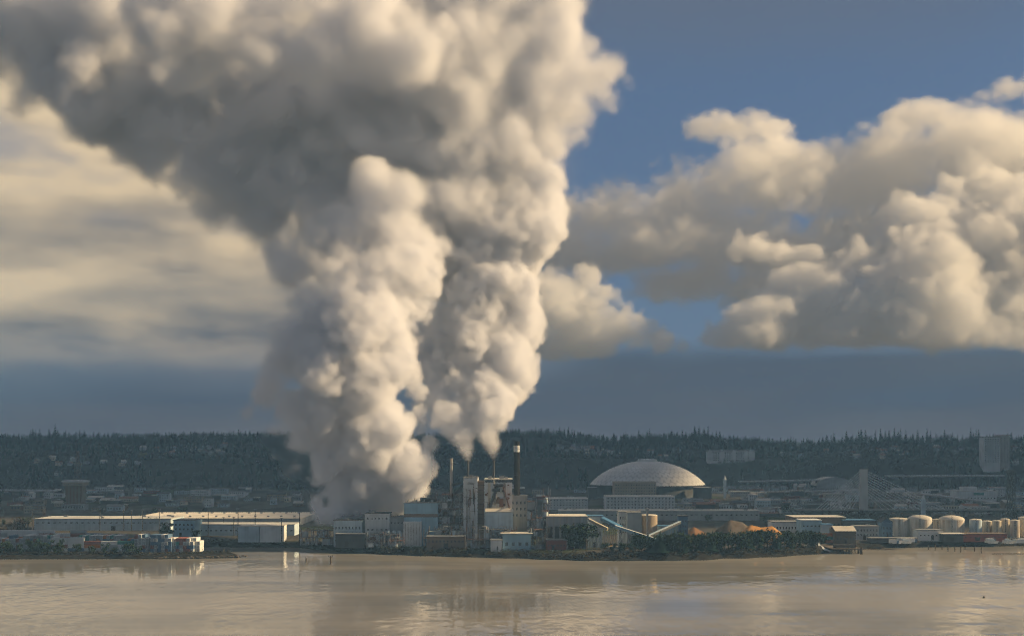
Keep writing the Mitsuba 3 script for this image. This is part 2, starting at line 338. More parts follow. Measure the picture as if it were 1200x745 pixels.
# ------------------------------------------------------------------ meshes
class MB:
    """collects simple solids into one mesh"""
    def __init__(self):
        self.v, self.f, self.n = [], [], 0

    def add(self, v, f):
        v, f = np.asarray(v, float), np.asarray(f, int)
        if f.shape[1] == 4:
            f = np.vstack([f[:, [0, 1, 2]], f[:, [0, 2, 3]]])
        self.v.append(v); self.f.append(f + self.n); self.n += len(v)
        return self

    def box(self, x0, x1, y0, y1, z0, z1):
        v = [[x, y, z] for x in (x0, x1) for y in (y0, y1) for z in (z0, z1)]
        return self.add(v, [[0, 1, 3, 2], [4, 6, 7, 5], [0, 4, 5, 1], [2, 3, 7, 6], [0, 2, 6, 4], [1, 5, 7, 3]])

    def hexa(self, b, t):
        """a block from its four bottom and four top corners, each going round anticlockwise"""
        return self.add(list(b) + list(t), [[3, 2, 1, 0], [4, 5, 6, 7], [0, 1, 5, 4], [1, 2, 6, 5], [2, 3, 7, 6], [3, 0, 4, 7]])

    def beam(self, p, q, w, h=None):
        p, q = np.asarray(p, float), np.asarray(q, float)
        h = h or w
        t = (q - p) / np.linalg.norm(q - p)
        a = np.cross(t, [0, 0, 1.0] if abs(t[2]) < .95 else [0, 1.0, 0]); a /= np.linalg.norm(a)
        b = np.cross(a, t)
        c = [(-a * w - b * h) / 2, (a * w - b * h) / 2, (a * w + b * h) / 2, (-a * w + b * h) / 2]
        return self.hexa([p + x for x in c], [q + x for x in c])

    def tube(self, p, q, r, n=6, r2=None):
        p, q = np.asarray(p, float), np.asarray(q, float)
        r2 = r if r2 is None else r2
        t = (q - p) / np.linalg.norm(q - p)
        a = np.cross(t, [0, 0, 1.0] if abs(t[2]) < .95 else [0, 1.0, 0]); a /= np.linalg.norm(a)
        b = np.cross(t, a)
        g = np.arange(n) * 2 * np.pi / n
        ring = np.cos(g)[:, None] * a + np.sin(g)[:, None] * b
        v = np.vstack([p + ring * r, q + ring * r2, [p], [q]])
        i = np.arange(n); j = (i + 1) % n
        return self.add(v, np.vstack([np.stack([i, j, j + n], 1), np.stack([i, j + n, i + n], 1), np.stack([j, i, i * 0 + 2 * n], 1), np.stack([i + n, j + n, i * 0 + 2 * n + 1], 1)]))

    def lathe(self, x, y, prof, n=24):
        """a turned solid from (radius, height) pairs, bottom to top"""
        g = np.arange(n) * 2 * np.pi / n
        v = np.vstack([np.stack([x + r * np.cos(g), y + r * np.sin(g), np.full(n, float(z))], 1) for r, z in prof])
        i = np.arange(n); j = (i + 1) % n
        f = [np.stack([i + k * n, j + k * n, j + (k + 1) * n, i + (k + 1) * n], 1) for k in range(len(prof) - 1)]
        return self.add(v, np.vstack(f))

    def gable(self, x0, x1, y0, y1, z0, z1, along='x', t=.35):
        """a pitched roof of two slabs over a rectangle"""
        if along == 'x':
            m = (y0 + y1) / 2
            for ya in (y0, y1):
                b = [[x0, ya, z0], [x1, ya, z0], [x1, m, z1], [x0, m, z1]]
                b = b if ya == y0 else b[::-1]
                self.hexa(b, [[p[0], p[1], p[2] + t] for p in b])
        else:
            m = (x0 + x1) / 2
            for xa in (x0, x1):
                b = [[xa, y0, z0], [m, y0, z1], [m, y1, z1], [xa, y1, z0]]
                b = b if xa == x0 else b[::-1]
                self.hexa(b, [[p[0], p[1], p[2] + t] for p in b])
        return self

    def gable_end(self, x0, x1, y0, y1, z0, z1, along='x'):
        """the wedge of wall under a pitched roof"""
        if along == 'x':
            m = (y0 + y1) / 2
            v = [[x0, y0, z0], [x0, y1, z0], [x0, m, z1], [x1, y0, z0], [x1, y1, z0], [x1, m, z1]]
        else:
            m = (x0 + x1) / 2
            v = [[x0, y0, z0], [x1, y0, z0], [m, y0, z1], [x0, y1, z0], [x1, y1, z0], [m, y1, z1]]
        return self.add(v, [[0, 2, 1], [3, 4, 5], [0, 1, 4], [0, 4, 3], [1, 2, 5], [1, 5, 4], [2, 0, 3], [2, 3, 5]])

    def mesh(self):
        return np.vstack(self.v), np.vstack(self.f)


USED = {}


def numbered(k):
    n = USED.get(k, -1) + 1
    USED[k] = n
    return k if n == 0 else f'{k}_{n:03d}'


def thing(name, label, cat, group=None, kind=None):
    k = numbered(name)
    labels[k] = {'label': label, 'category': cat}
    if group:
        labels[k]['group'] = group
    if kind:
        labels[k]['kind'] = kind
    return k


def part(root, name, mesh, mat, smooth=False, label=None, kind=None, **more):
    k = numbered(root + '__' + name)
    scene[k] = mikit.ply(mesh.mesh() if isinstance(mesh, MB) else mesh, 'mat_' + mat, smooth, **more)
    if label or kind:
        labels[k] = {**({'label': label} if label else {}), **({'kind': kind} if kind else {})}
    return k


def single(name, mesh, mat, label, cat, group=None, kind=None, smooth=False, **more):
    k = thing(name, label, cat, group, kind)
    scene[k] = mikit.ply(mesh.mesh() if isinstance(mesh, MB) else mesh, 'mat_' + mat, smooth, **more)
    return k


def structure(name, mesh, mat, smooth=False):
    scene[name] = mikit.ply(mesh.mesh() if isinstance(mesh, MB) else mesh, 'mat_' + mat, smooth)
    labels[name] = {'kind': 'structure'}


# ------------------------------------------------------------------ ground, water, hills
SHORE_PX = [(-400, 641), (230, 641), (345, 641), (400, 646), (460, 650), (520, 652), (600, 654), (660, 656), (700, 657), (820, 656.5), (836, 655), (900, 653), (960, 649), (975, 645), (1010, 643), (1040, 641.5), (1090, 640.5), (1200, 639.5), (1700, 638)]
_sy = np.array([EYE * FOC / (p[1] - 522) for p in SHORE_PX])
_sx = np.array([(p[0] - 600) / FOC for p in SHORE_PX]) * _sy


def shore(x):
    return np.interp(x, _sx, _sy) + 2.2 * np.sin(x * .21) + 1.4 * np.sin(x * .53 + 1)


def ground(x, y):
    x, y = np.asarray(x, float), np.asarray(y, float)
    flat = 5.0 + (y - 900) / 1100 * 3.0
    p = np.stack([x / 210 + 50, y / 210, np.zeros_like(x)], -1)
    wob = meshkit.fbm(p, 4, 3) - .5
    u = x / np.maximum(y, 1) * FOC + 600
    right = ss(780, 900, u)
    y1 = y + 170 * wob
    h1 = 52 * ss(2020, 2190, y1)                          # the bare bluff
    h2 = np.where(y > 2000, (36 - 9 * right + 22 * wob) * ss(2280, 2520, y1), 0)   # the wooded crest
    h3 = -18 * ss(2600, 3000, y)
    return flat + h1 + h2 + h3 + np.where(y > 2000, 10 * wob, 0) * ss(2030, 2200, y)


def make_land():
    s = np.concatenate([[-3, 0, 2.2, 4.5, 8, 14, 30], np.arange(60, 1080, 40), np.arange(1080, 1760, 14), np.arange(1760, 2200, 60)])
    xs = np.concatenate([np.arange(-1700, -700, 40), np.arange(-700, 700, 8), np.arange(700, 1701, 40)])
    X, S = np.meshgrid(xs * 1.0, s)
    Y = shore(X) * np.clip(1 - S / 400, 0, 1) + 960 * np.clip(S / 400, 0, 1) + S
    fan = np.clip(1 + (Y - 950) / 950 * .9, 1, 3)
    Xf = X * fan
    Z = ground(Xf, Y)
    bank = np.interp(S, [-3, 0, 2.2, 4.5, 8, 14, 30], [-1.5, .3, 2.0, 3.3, 4.4, 5, 5.2])
    Z = np.where(S <= 30, np.minimum(bank, Z), Z)
    Z += np.where((S > -2) & (S < 9), .9 * (meshkit.fbm(np.stack([X / 3, Y / 3, Z], -1), 3, 9) - .5), 0)
    a, b = X.shape
    i = (np.arange(a - 1)[:, None] * b + np.arange(b - 1)[None]).ravel()
    return np.stack([Xf, Y, Z], -1).reshape(-1, 3), np.stack([i, i + 1, i + 1 + b, i + b], 1)


def land_fn(p, n, uv):
    blocks, _, r = mikit.voronoi(p.x / 55, p.y / 90)
    flat = mix(mix((.075, .072, .066), (.15, .135, .11), r), (.055, .070, .030), smoothstep(.62, .72, fbm(p.x * .011, p.y * .008, 3.0)))
    flat = mix(flat, (.05, .048, .045), .5 * fbm(p.x * .2, p.y * .1, 0))
    hill = mix((.018, .022, .020), (.058, .052, .048), fbm(p.x * .02, p.y * .02, p.z * .02, 4))
    bank = mix((.016, .016, .013), (.048, .044, .036), fbm(p.x * .4, p.y * .4, p.z * .4))
    return mix(bank, mix(flat, hill, smoothstep(8.5, 14.0, p.z)), smoothstep(3.6, 5.0, p.z))


scene['mat_land'] = {'type': 'twosided', 'b': {'type': 'diffuse', 'reflectance': proc(land_fn)}}
structure('ground', make_land(), 'land', True)


def make_spit():
    """the low container spit at the left"""
    out = [(x, y) for x, y in [(-560, 874), (-380, 872), (-300, 874), (-262, 875), (-230, 877), (-212, 881), (-200, 889), (-206, 897), (-228, 905), (-250, 925), (-262, 960), (-330, 985), (-560, 990)]]
    p = np.array(out, float)
    t = np.linspace(0, len(p), 240, endpoint=False)
    nxt = np.vstack([p, p[:1]])
    q = np.stack([np.interp(t, np.arange(len(p) + 1), nxt[:, k]) for k in (0, 1)], 1)
    q += 1.3 * (meshkit.fbm(np.stack([q[:, 0] / 5, q[:, 1] / 5, q[:, 0] * 0], -1), 3, 4) - .5)[:, None]
    c = np.array([-400., 930.])
    rings = []
    for sc, z in ((0, -1.2), (2, .4), (4, 1.6), (7, 2.7), (12, 3.0)):
        d = c - q; d /= np.linalg.norm(d, axis=1, keepdims=True)
        r = q + d * sc * np.minimum(1, np.linalg.norm(c - q, axis=1, keepdims=True) / 90)
        zz = z + (.8 * (meshkit.fbm(np.stack([r[:, 0] / 2.5, r[:, 1] / 2.5, r[:, 0] * 0 + z], -1), 3, 7) - .5) if 0 < z < 3 else 0)
        rings.append(np.column_stack([r, np.full(len(r), 1.0) * zz]))
    v = np.vstack(rings + [[[*c, 3.0]]])
    n = len(q); i = np.arange(n); j = (i + 1) % n
    f = [np.vstack([np.stack([i + k * n, j + k * n, j + k * n + n], 1), np.stack([i + k * n, j + k * n + n, i + k * n + n], 1)]) for k in range(4)]
    f.append(np.stack([i + 4 * n, j + 4 * n, i * 0 + 5 * n], 1))
    return v, np.vstack(f)


structure('spit', make_spit(), 'land', True)


def water_bump(p, n, uv):
    """wavelets of ten metres and less, livelier in long wind streaks"""
    gust = fbm(p.x * .004, p.y * .016, 5.0, 4)
    amp = .11 + .42 * smoothstep(.36, .64, gust)
    return amp * (.26 * noise(p.x * .075, p.y * .060, 1) + .30 * noise(p.x * .19, p.y * .13, 2) + .13 * noise(p.x * .45, p.y * .30, 3))


def water_color(p, n, uv):
    return mix((.15, .147, .136), (.28, .26, .222), smoothstep(.28, .68, fbm(p.x * .0035, p.y * .016, 2, 5)))


scene['mat_water'] = {'type': 'bumpmap', 'bump': proc(water_bump, eps=.06), 'scale': 1.0, 'nested': {'type': 'twosided', 'b': {
    'type': 'principled', 'base_color': proc(water_color), 'roughness': .06, 'specular': .8}}}
scene['water'] = mikit.ply(([[-2550, -20, 0], [2550, -20, 0], [2550, 1100, 0], [-2550, 1100, 0]], [[0, 1, 2, 3]]), 'mat_water', uv=np.array([[0, 0], [1, 0], [1, 1], [0, 1]]))
labels['water'] = {'kind': 'structure'}


# ------------------------------------------------------------------ trees
def conifer(seed, h=1.0, w=.16, tiers=17):
    """trunk and crown of a fir of height 1: drooping boughs in uneven tiers"""
    r = np.random.default_rng(seed)
    tr = MB().tube([0, 0, -.03], [0, 0, .97], .014, 5, .002)
    v, f = [], []
    lean = r.normal(0, .01, 2)
    for k in range(tiers):
        t = (k + r.uniform(-.3, .3)) / tiers
        z = .10 + .88 * t
        R = w * (1 - t) ** .85 * r.uniform(.65, 1.15) + .012
        m = 7 if t < .6 else 5
        for j in range(m):
            if r.random() < .12:
                continue
            a = 2 * np.pi * (j + r.uniform(-.4, .4)) / m
            L = R * r.uniform(.65, 1.2)
            wd = L * r.uniform(.34, .55)
            dr_, o = np.array([np.cos(a), np.sin(a)]), np.array([-np.sin(a), np.cos(a)])
            c = lean * z * 2
            zt = z - L * r.uniform(.25, .6)
            pts = [[*(c), z + .035], [*(c + dr_ * L * .55 + o * wd), z - L * .22], [*(c + dr_ * L), zt], [*(c + dr_ * L * .55 - o * wd), z - L * .22]]
            b = len(v); v += pts; f += [[b, b + 1, b + 2], [b, b + 2, b + 3]]
    b = len(v)
    v += [[*(lean * 2 + (.014, 0)), .93], [*(lean * 2 - (.014, 0)), .93], [*(lean * 2), 1.03]]; f += [[b, b + 1, b + 2]]
    return tr.mesh(), (np.array(v), np.array(f))


def broad(seed, leaves=420, bare=False, w=.36, low=.12):
    """trunk with limbs, and a crown of leaf clumps (or of bare twigs), of height 1"""
    r = np.random.default_rng(seed)
    tr = MB().tube([0, 0, -.03], [0, 0, .45], .024, 5, .016)
    tips = []
    for k in range(7):
        a, z = r.uniform(0, 6.28), r.uniform(.22, .45)
        e = np.array([np.cos(a) * w * r.uniform(.4, .8), np.sin(a) * w * r.uniform(.4, .8), r.uniform(.5, .86)])
        tr.tube([0, 0, z], e, .012, 4, .004); tips.append(e)
    tr.tube([0, 0, .4], [0, 0, .9], .014, 4, .003)
    clumps = [(e, r.uniform(.5, .9) * w * .55) for e in tips] + [(np.array([r.normal(0, w * .28), r.normal(0, w * .28), r.uniform(low + .12, .86)]), r.uniform(.35, .75) * w * .6) for _ in range(9)]
    v, f = [], []
    for k in range(leaves):
        c, R = clumps[r.integers(len(clumps))]
        d = r.normal(size=3); d /= np.linalg.norm(d)
        p = c + d * R * r.uniform(.45, 1.08)
        p[2] = np.clip(p[2], low, 1.0)
        if bare:
            t = d * .6 + np.array([0, 0, .7]); t /= np.linalg.norm(t)
            o = np.cross(t, r.normal(size=3)); o /= np.linalg.norm(o)
            L, q = r.uniform(.06, .12), r.uniform(.006, .014)
            b = len(v); v += [p - t * L + o * q, p - t * L - o * q, p + t * L]; f += [[b, b + 1, b + 2]]
        else:
            t, o = r.normal(size=3), r.normal(size=3)
            t /= np.linalg.norm(t); o = np.cross(t, o); o /= np.linalg.norm(o)
            L = r.uniform(.028, .055)
            b = len(v); v += [p + t * L, p + o * L, p - t * L, p - o * L]; f += [[b, b + 1, b + 2], [b, b + 2, b + 3]]
    return tr.mesh(), (np.array(v), np.array(f))


FIRS = [conifer(100 + k, w=w_) for k, w_ in enumerate((.20, .26, .30, .23, .34, .18))]
LEAFY = [broad(200 + k, 460, w=w_, low=.03) for k, w_ in enumerate((.40, .46, .34, .5))]
BARE = [broad(300 + k, 170, True, w=w_) for k, w_ in enumerate((.38, .44, .34))]
_plys = {}


def tree(kind, k, x, y, h, label, group, name=None, z=None, wide=1.0, rot=0.0):
    lib, mat = {'fir': (FIRS, 'needles'), 'leafy': (LEAFY, 'leaves'), 'bare': (BARE, 'twigs'), 'gold': (LEAFY, 'gold_leaves')}[kind]
    k %= len(lib)
    key = thing(name or {'fir': 'fir_tree', 'leafy': 'evergreen_tree', 'bare': 'bare_tree', 'gold': 'yellow_tree'}[kind], label, 'tree', group)
    z = float(ground(x, y)) if z is None else z
    w = T().translate([float(x), float(y), float(z)]).rotate([0, 0, 1], float(rot)).scale([h * wide, h * wide, h])
    for i, (nm, m) in enumerate((('trunk', 'bark'), ('crown', mat))):
        if (kind, k, i) not in _plys:
            _plys[kind, k, i] = mikit.ply(lib[k][i], 'mat_' + m)
        scene[f'{key}__{nm}'] = {**_plys[kind, k, i], 'to_world': w}
    return key


def mass(name, lib, pts, mat, label, cat):
    """a wood that reads as one mass: crowns and trunks of all its trees in two meshes"""
    for nm, i, m in (('trunks', 0, 'bark'), ('crowns', 1, mat)):
        vs, fs, off = [], [], 0
        for q, (x, y, z, h, w, k, a) in enumerate(pts):
            v, f = lib[k % len(lib)][i]
            c, s = math.cos(a), math.sin(a)
            vs.append(np.column_stack([(v[:, 0] * c - v[:, 1] * s) * h * w + x, (v[:, 0] * s + v[:, 1] * c) * h * w + y, v[:, 2] * h + z]))
            fs.append(f + off); off += len(v)
        scene[f'{name}__{nm}'] = mikit.ply((np.vstack(vs), np.vstack(fs)), 'mat_' + m)
        labels[f'{name}__{nm}'] = {'kind': 'stuff'}
    labels[name] = {'label': label, 'category': cat, 'kind': 'stuff'}


def make_woods():
    r = np.random.default_rng(77)
    firs, bare, alone = [], [], []
    # along the crest: the trees that stand against the sky are things of their own
    u = 2.0
    n = 0
    while u < 1215:
        Y = r.uniform(2430, 2560)
        x = (u - 600) / FOC * Y
        z = float(ground(x, Y))
        tall = meshkit.fbm(np.array([[u / 46.0, 3.3, 1.0]]), 3, 8)[0]
        h = 13 + 17 * ss(.36, .60, tall) * r.uniform(.45, 1.35) + r.uniform(-2, 3) + (5 if 108 < u < 262 and r.random() < .5 else 0)
        part_ = 'left of the steam' if u < 440 else 'between the steam and the dome' if u < 760 else 'right of the dome' if u < 960 else 'at the right'
        if not 330 < u < 500:
            if n % 9 == 4:
                tree('bare', n, x, Y, h * .75, f'bare grey-brown tree on the skyline {part_}', f'bare skyline trees {part_}', rot=r.uniform(0, 360))
            else:
                tree('fir', n, x, Y, h, f'{"tall" if h > 25 else "middling" if h > 17 else "short"} dark fir on the wooded skyline {part_}', f'{"tall" if h > 25 else "middling" if h > 17 else "short"} skyline firs {part_}', rot=r.uniform(0, 360), wide=r.uniform(.8, 1.25))
        n += 1
        u += r.uniform(2.2, 7.0)
    for k in range(5600):
        Y = r.uniform(2200, 2800)
        x = r.uniform(-.47, .47) * Y
        z = float(ground(x, Y))
        uu = x / Y * FOC + 600
        slope = z < 52
        dens = meshkit.fbm(np.array([[x / 120, Y / 60, 5.0]]), 3, 2)[0]
        if Y > 2330:
            if dens > .42:
                firs.append((x, Y, z - .4, r.uniform(11, 21), r.uniform(.8, 1.3), k, r.uniform(0, 6.3)))
            else:
                bare.append((x, Y, z - .4, r.uniform(9, 17), r.uniform(.9, 1.3), k, r.uniform(0, 6.3)))
        elif dens > .56 and r.random() < .7:
            firs.append((x, Y, z - .4, r.uniform(10, 20), r.uniform(.9, 1.4), k, r.uniform(0, 6.3)))
        elif uu < 590 and dens > .36 or r.random() < .35:
            bare.append((x, Y, z - .4, r.uniform(7, 13), r.uniform(.9, 1.4), k, r.uniform(0, 6.3)))
    for k in range(2300):
        Y = r.uniform(2010, 2215)
        x = r.uniform(-.47, .47) * Y
        z = float(ground(x, Y))
        if meshkit.fbm(np.array([[x / 90, Y / 40, 2.0]]), 3, 6)[0] > .57:
            firs.append((x, Y, z - .4, r.uniform(8, 17), r.uniform(1.0, 1.5), k, r.uniform(0, 6.3)))
        else:
            bare.append((x, Y, z - .4, r.uniform(6, 12), r.uniform(1.0, 1.6), k, r.uniform(0, 6.3)))
    mass('fir_forest', FIRS, firs, 'needles', 'dense dark fir forest covering the hills behind the town', 'forest')
    mass('bare_forest', BARE, bare, 'twigs', 'grey-brown leafless woods on the bluff below the firs', 'forest')


make_woods()
# ------------------------------------------------------------------ buildings
def base_y(py, off=0.0):
    """the distance at which the ground lies at this row of the photograph"""
    Y = 1200.0
    for _ in range(30):
        Y = FOC * (EYE - 5.0 - (Y - 900) / 1100 * 3.0) / (py - 522)
    return Y + off


def X(px, Y):
    return (px - 600) * Y / FOC


def Z(py, Y):
    return EYE - (py - 522) * Y / FOC


def windows(mb, x0, x1, z0, z1, y, cols, rows, fw=.42, fh=.42, proud=.06):
    """rows of panes set on a face that looks towards -y"""
    for i in range(cols):
        for j in range(rows):
            cx, cz = x0 + (i + .5) * (x1 - x0) / cols, z0 + (j + .5) * (z1 - z0) / rows
            w, h = (x1 - x0) / cols * fw / 2, (z1 - z0) / rows * fh / 2
            mb.box(cx - w, cx + w, y - proud, y + .3, cz - h, cz + h)
    return mb


def building(name, label, cat, px0, px1, pytop, Y, depth, wall, roof='roof_grey', shape='flat', group=None, win=None, over=.4, rise=2.5, zb=None, door=True, parapet=False, units=0, seed=0, side=None):
    """a walled building seen between two columns of the photograph, its front at distance Y and its eaves at row pytop; returns its key and its box"""
    x0, x1, y0, y1 = X(px0, Y), X(px1, Y), Y, Y + depth
    g = float(ground((x0 + x1) / 2, Y)) if zb is None else zb
    z1 = Z(pytop, Y)
    k = thing(name, label, cat, group)
    if parapet:
        m = MB().box(x0, x1, y0, y1, g - 1, z1 - .7)
        m.box(x0, x1, y0, y0 + .35, z1 - .7, z1).box(x0, x1, y1 - .35, y1, z1 - .7, z1).box(x0, x0 + .35, y0 + .35, y1 - .35, z1 - .7, z1).box(x1 - .35, x1, y0 + .35, y1 - .35, z1 - .7, z1)
        part(k, 'wall', m, wall)
        part(k, 'roof', MB().box(x0 + .36, x1 - .36, y0 + .36, y1 - .36, z1 - .69, z1 - .5), roof)
    elif shape == 'flat':
        part(k, 'wall', MB().box(x0, x1, y0, y1, g - 1, z1 - .5), wall)
        part(k, 'roof', MB().box(x0 - over, x1 + over, y0 - over, y1 + over, z1 - .5, z1), roof)
    else:
        along = 'x' if shape == 'gable_x' else 'y'
        m = MB().box(x0, x1, y0, y1, g - 1, z1)
        m.gable_end(x0, x1, y0, y1, z1, z1 + rise, along)
        part(k, 'wall', m, wall)
        part(k, 'roof', MB().gable(x0 - over, x1 + over, y0 - over, y1 + over, z1 + .02, z1 + rise + .04, along), roof)
    if win:
        m = MB()
        for cols, rows, a, b in (win if isinstance(win, list) else [win]):
            windows(m, x0 + .5, x1 - .5, g + (z1 - g) * a, g + (z1 - g) * b, y0, cols, rows)
            if side:
                pass
        part(k, 'windows', m, 'glass_dark', kind='stuff')
    if door and (x1 - x0) > 5:
        w = min(4.0, (x1 - x0) * .12)
        cx = x0 + (x1 - x0) * (.3 + .4 * ((seed * 37) % 10) / 10)
        part(k, 'door', MB().box(cx - w / 2, cx + w / 2, y0 - .12, y0 + .2, g, g + min(4.2, (z1 - g) * .45)), 'steel_dark')
    r = np.random.default_rng(seed + 17)
    for _ in range(units):
        ux, uy, us = r.uniform(x0 + 2, x1 - 3), r.uniform(y0 + 1.5, max(y0 + 2, y1 - 3)), r.uniform(1.2, 2.6)
        part(k, 'roof_unit', MB().box(ux, ux + us * 1.5, uy, uy + us, z1 - .5 if parapet else z1, z1 + us * r.uniform(.5, .9)), 'steel_grey')
    return k, (x0, x1, y0, y1, g, z1)


def tank(name, label, px0, px1, pytop, Y, dome=.12, mat='tank_white', group=None, ladder=True):
    r = (px1 - px0) * Y / FOC / 2
    yc = Y + r
    x = X((px0 + px1) / 2, Y); g = float(ground(x, Y)); z = Z(pytop, Y)
    k = thing(name, label, 'tank', group)
    zs = z - 2 * r * dome
    part(k, 'shell', MB().lathe(x, yc, [(0, g - 1), (r, g - 1), (r, zs), (0, zs)], 28), mat, 35)
    part(k, 'roof', MB().lathe(x, yc, [(r + .12, zs - .3), (r + .12, zs + .02)] + [(r * math.cos(t), zs + (z - zs) * math.sin(t)) for t in np.linspace(.15, 1.57, 7)], 28), 'roof_pale' if dome else mat, 35)
    m = MB()
    for q in np.linspace(.15, .85, 3):
        m.lathe(x, yc, [(r, g + (zs - g) * q), (r + .14, g + (zs - g) * q), (r + .14, g + (zs - g) * q + .3), (r, g + (zs - g) * q + .3)], 28)
    part(k, 'hoops', m, mat, 35)
    if ladder:
        a = -1.9
        lx, ly = x + (r + .35) * math.cos(a), yc + (r + .35) * math.sin(a)
        part(k, 'ladder', MB().box(lx - .35, lx - .22, ly - .1, ly + .1, g, z).box(lx + .22, lx + .35, ly - .1, ly + .1, g, z), 'steel_dark')
    return k


# ------------------------------------------------------------------ the mill on the waterside
def stack(name, label, px, wpx, pytop, Y, z0, mat, bands=(), rails=True, taper=1.12):
    x, r, z = X(px, Y), wpx * Y / FOC / 2, Z(pytop, Y)
    k = thing(name, label, 'chimney')
    part(k, 'shaft', MB().lathe(x, Y, [(r * taper, z0), (r, z - .6), (r * .82, z - .6), (r * .82, z - 3), (0, z - 3)], 20), mat, 40)
    part(k, 'rim', MB().lathe(x, Y, [(r, z - .8), (r + .18, z - .8), (r + .18, z), (r * .84, z), (r * .84, z - .6)], 20), mat, 40)
    for a, b, m in bands:
        za, zb = Z(a, Y), Z(b, Y)
        part(k, 'band', MB().lathe(x, Y, [(r, zb), (r + .22, zb), (r + .22, za), (r, za)], 20), m, 40)
    if rails:
        m = MB()
        for q in (.35, .68, .93):
            zz = z0 + (z - z0) * q
            m.lathe(x, Y, [(r, zz), (r + .9, zz), (r + .9, zz + .15), (r, zz + .15)], 16)
            m.lathe(x, Y, [(r + .85, zz + 1.0), (r + .9, zz + 1.0), (r + .9, zz + 1.1), (r + .85, zz + 1.1)], 16)
        part(k, 'walkways', m, 'steel_dark')
        part(k, 'ladder', MB().box(x + r + .12, x + r + .28, Y - .35, Y - .25, z0, z).box(x + r + .12, x + r + .28, Y + .25, Y + .35, z0, z), 'steel_dark')
    return k


def plant(name, label, px0, px1, pytop, Y, depth, floors, seed, vessels=6, pipes=14, dense=1.0, skin=0.0):
    """an open steel frame full of vessels, ducts and pipes"""
    r = np.random.default_rng(seed)
    x0, x1, y0, y1 = X(px0, Y), X(px1, Y), Y, Y + depth
    g = float(ground((x0 + x1) / 2, Y)); z1 = Z(pytop, Y)
    k = thing(name, label, 'plant')
    m = MB()
    nc = max(2, int(round((x1 - x0) / 4.5)) + 1)
    for cx in np.linspace(x0, x1, nc):
        for cy in np.linspace(y0, y1, 3):
            top = z1 if r.random() < .6 else g + (z1 - g) * r.uniform(.55, .95)
            m.box(cx - .2, cx + .2, cy - .2, cy + .2, g - .5, top)
    part(k, 'columns', m, 'steel_grey')
    fz = [g + (z1 - g) * (q + 1) / (floors + .3) for q in range(floors)]
    for q, z in enumerate(fz):
        a, b = (x0 - .4, x1 + .4) if q < floors - 1 else (x0 + r.uniform(0, .3) * (x1 - x0), x1 - r.uniform(0, .3) * (x1 - x0))
        mm = MB().box(a, b, y0 - .5, y1 + .5, z - .2, z)
        for zz in (.55, 1.1):
            mm.box(a, b, y0 - .5, y0 - .44, z + zz, z + zz + .06)
        for cx in np.arange(a, b, 2.0):
            mm.box(cx, cx + .06, y0 - .5, y0 - .44, z, z + 1.1)
        part(k, 'platform', mm, 'steel_dark' if q % 2 else 'rust')
    mm = MB()
    for c in range(nc - 1):
        xa, xb = np.linspace(x0, x1, nc)[c:c + 2]
        za = g
        for z in fz:
            if r.random() < .5:
                mm.beam([xa, y0 - .1, za], [xb, y0 - .1, z], .18) if r.random() < .5 else mm.beam([xb, y0 - .1, za], [xa, y0 - .1, z], .18)
            za = z
    if mm.n:
        part(k, 'bracing', mm, 'steel_grey')
    for q in range(vessels):
        z0 = r.choice([g] + fz[:-1]); rad = r.uniform(.8, 2.0)
        cx, cy = r.uniform(x0 + rad, x1 - rad), r.uniform(y0 + rad - .3, y0 + rad + depth * .3)
        mat = ['tank_white', 'steel_grey', 'grey_wall', 'pale_blue_wall', 'rust'][r.integers(5)]
        if r.random() < .65:
            H = r.uniform(2.5, 7)
            part(k, 'vessel', MB().lathe(cx, cy, [(0, z0), (rad, z0), (rad, z0 + H)] + [(rad * math.cos(t), z0 + H + rad * .5 * math.sin(t)) for t in (.5, 1.0, 1.57)], 14), mat, 40)
        else:
            L = r.uniform(2.5, 5)
            part(k, 'vessel', MB().tube([cx - L / 2, cy, z0 + rad + .4], [cx + L / 2, cy, z0 + rad + .4], rad * .8, 12).box(cx - L / 3, cx - L / 3 + .3, cy - .5, cy + .5, z0, z0 + rad).box(cx + L / 3, cx + L / 3 + .3, cy - .5, cy + .5, z0, z0 + rad), mat, 40)
    for q in range(pipes):
        rad = r.choice([.12, .18, .3, .5], p=[.4, .3, .2, .1])
        cy = y0 - .6 + r.uniform(0, depth * .5)
        pa = np.array([r.uniform(x0, x1), cy, r.uniform(g + 1, z1)])
        mm = MB()
        for s in range(r.integers(2, 5)):
            d = np.zeros(3); ax = r.choice([0, 2, 1], p=[.4, .45, .15]); d[ax] = r.choice([-1, 1]) * r.uniform(2, 7)
            pb = pa + d
            pb[0], pb[1], pb[2] = np.clip(pb[0], x0 - 1, x1 + 1), np.clip(pb[1], y0 - 1, y1), np.clip(pb[2], g + .5, z1)
            if np.linalg.norm(pb - pa) > .5:
                mm.tube(pa, pb, rad, 6); pa = pb
        if mm.n:
            part(k, 'pipe', mm, ['steel_grey', 'tank_white', 'rust', 'steel_dark'][r.integers(4)])
    for q in range(int(skin)):
        a = r.uniform(x0, x1 - 4); z0 = r.choice([g] + fz[:-1])
        part(k, 'cladding', MB().box(a, a + r.uniform(3, 6), y0 + .6, y0 + 3.5, z0, z0 + (fz[0] - g) * r.uniform(.6, .95)), ['grey_wall', 'pale_blue_wall', 'dark_wall', 'white_wall'][r.integers(4)])
    return k


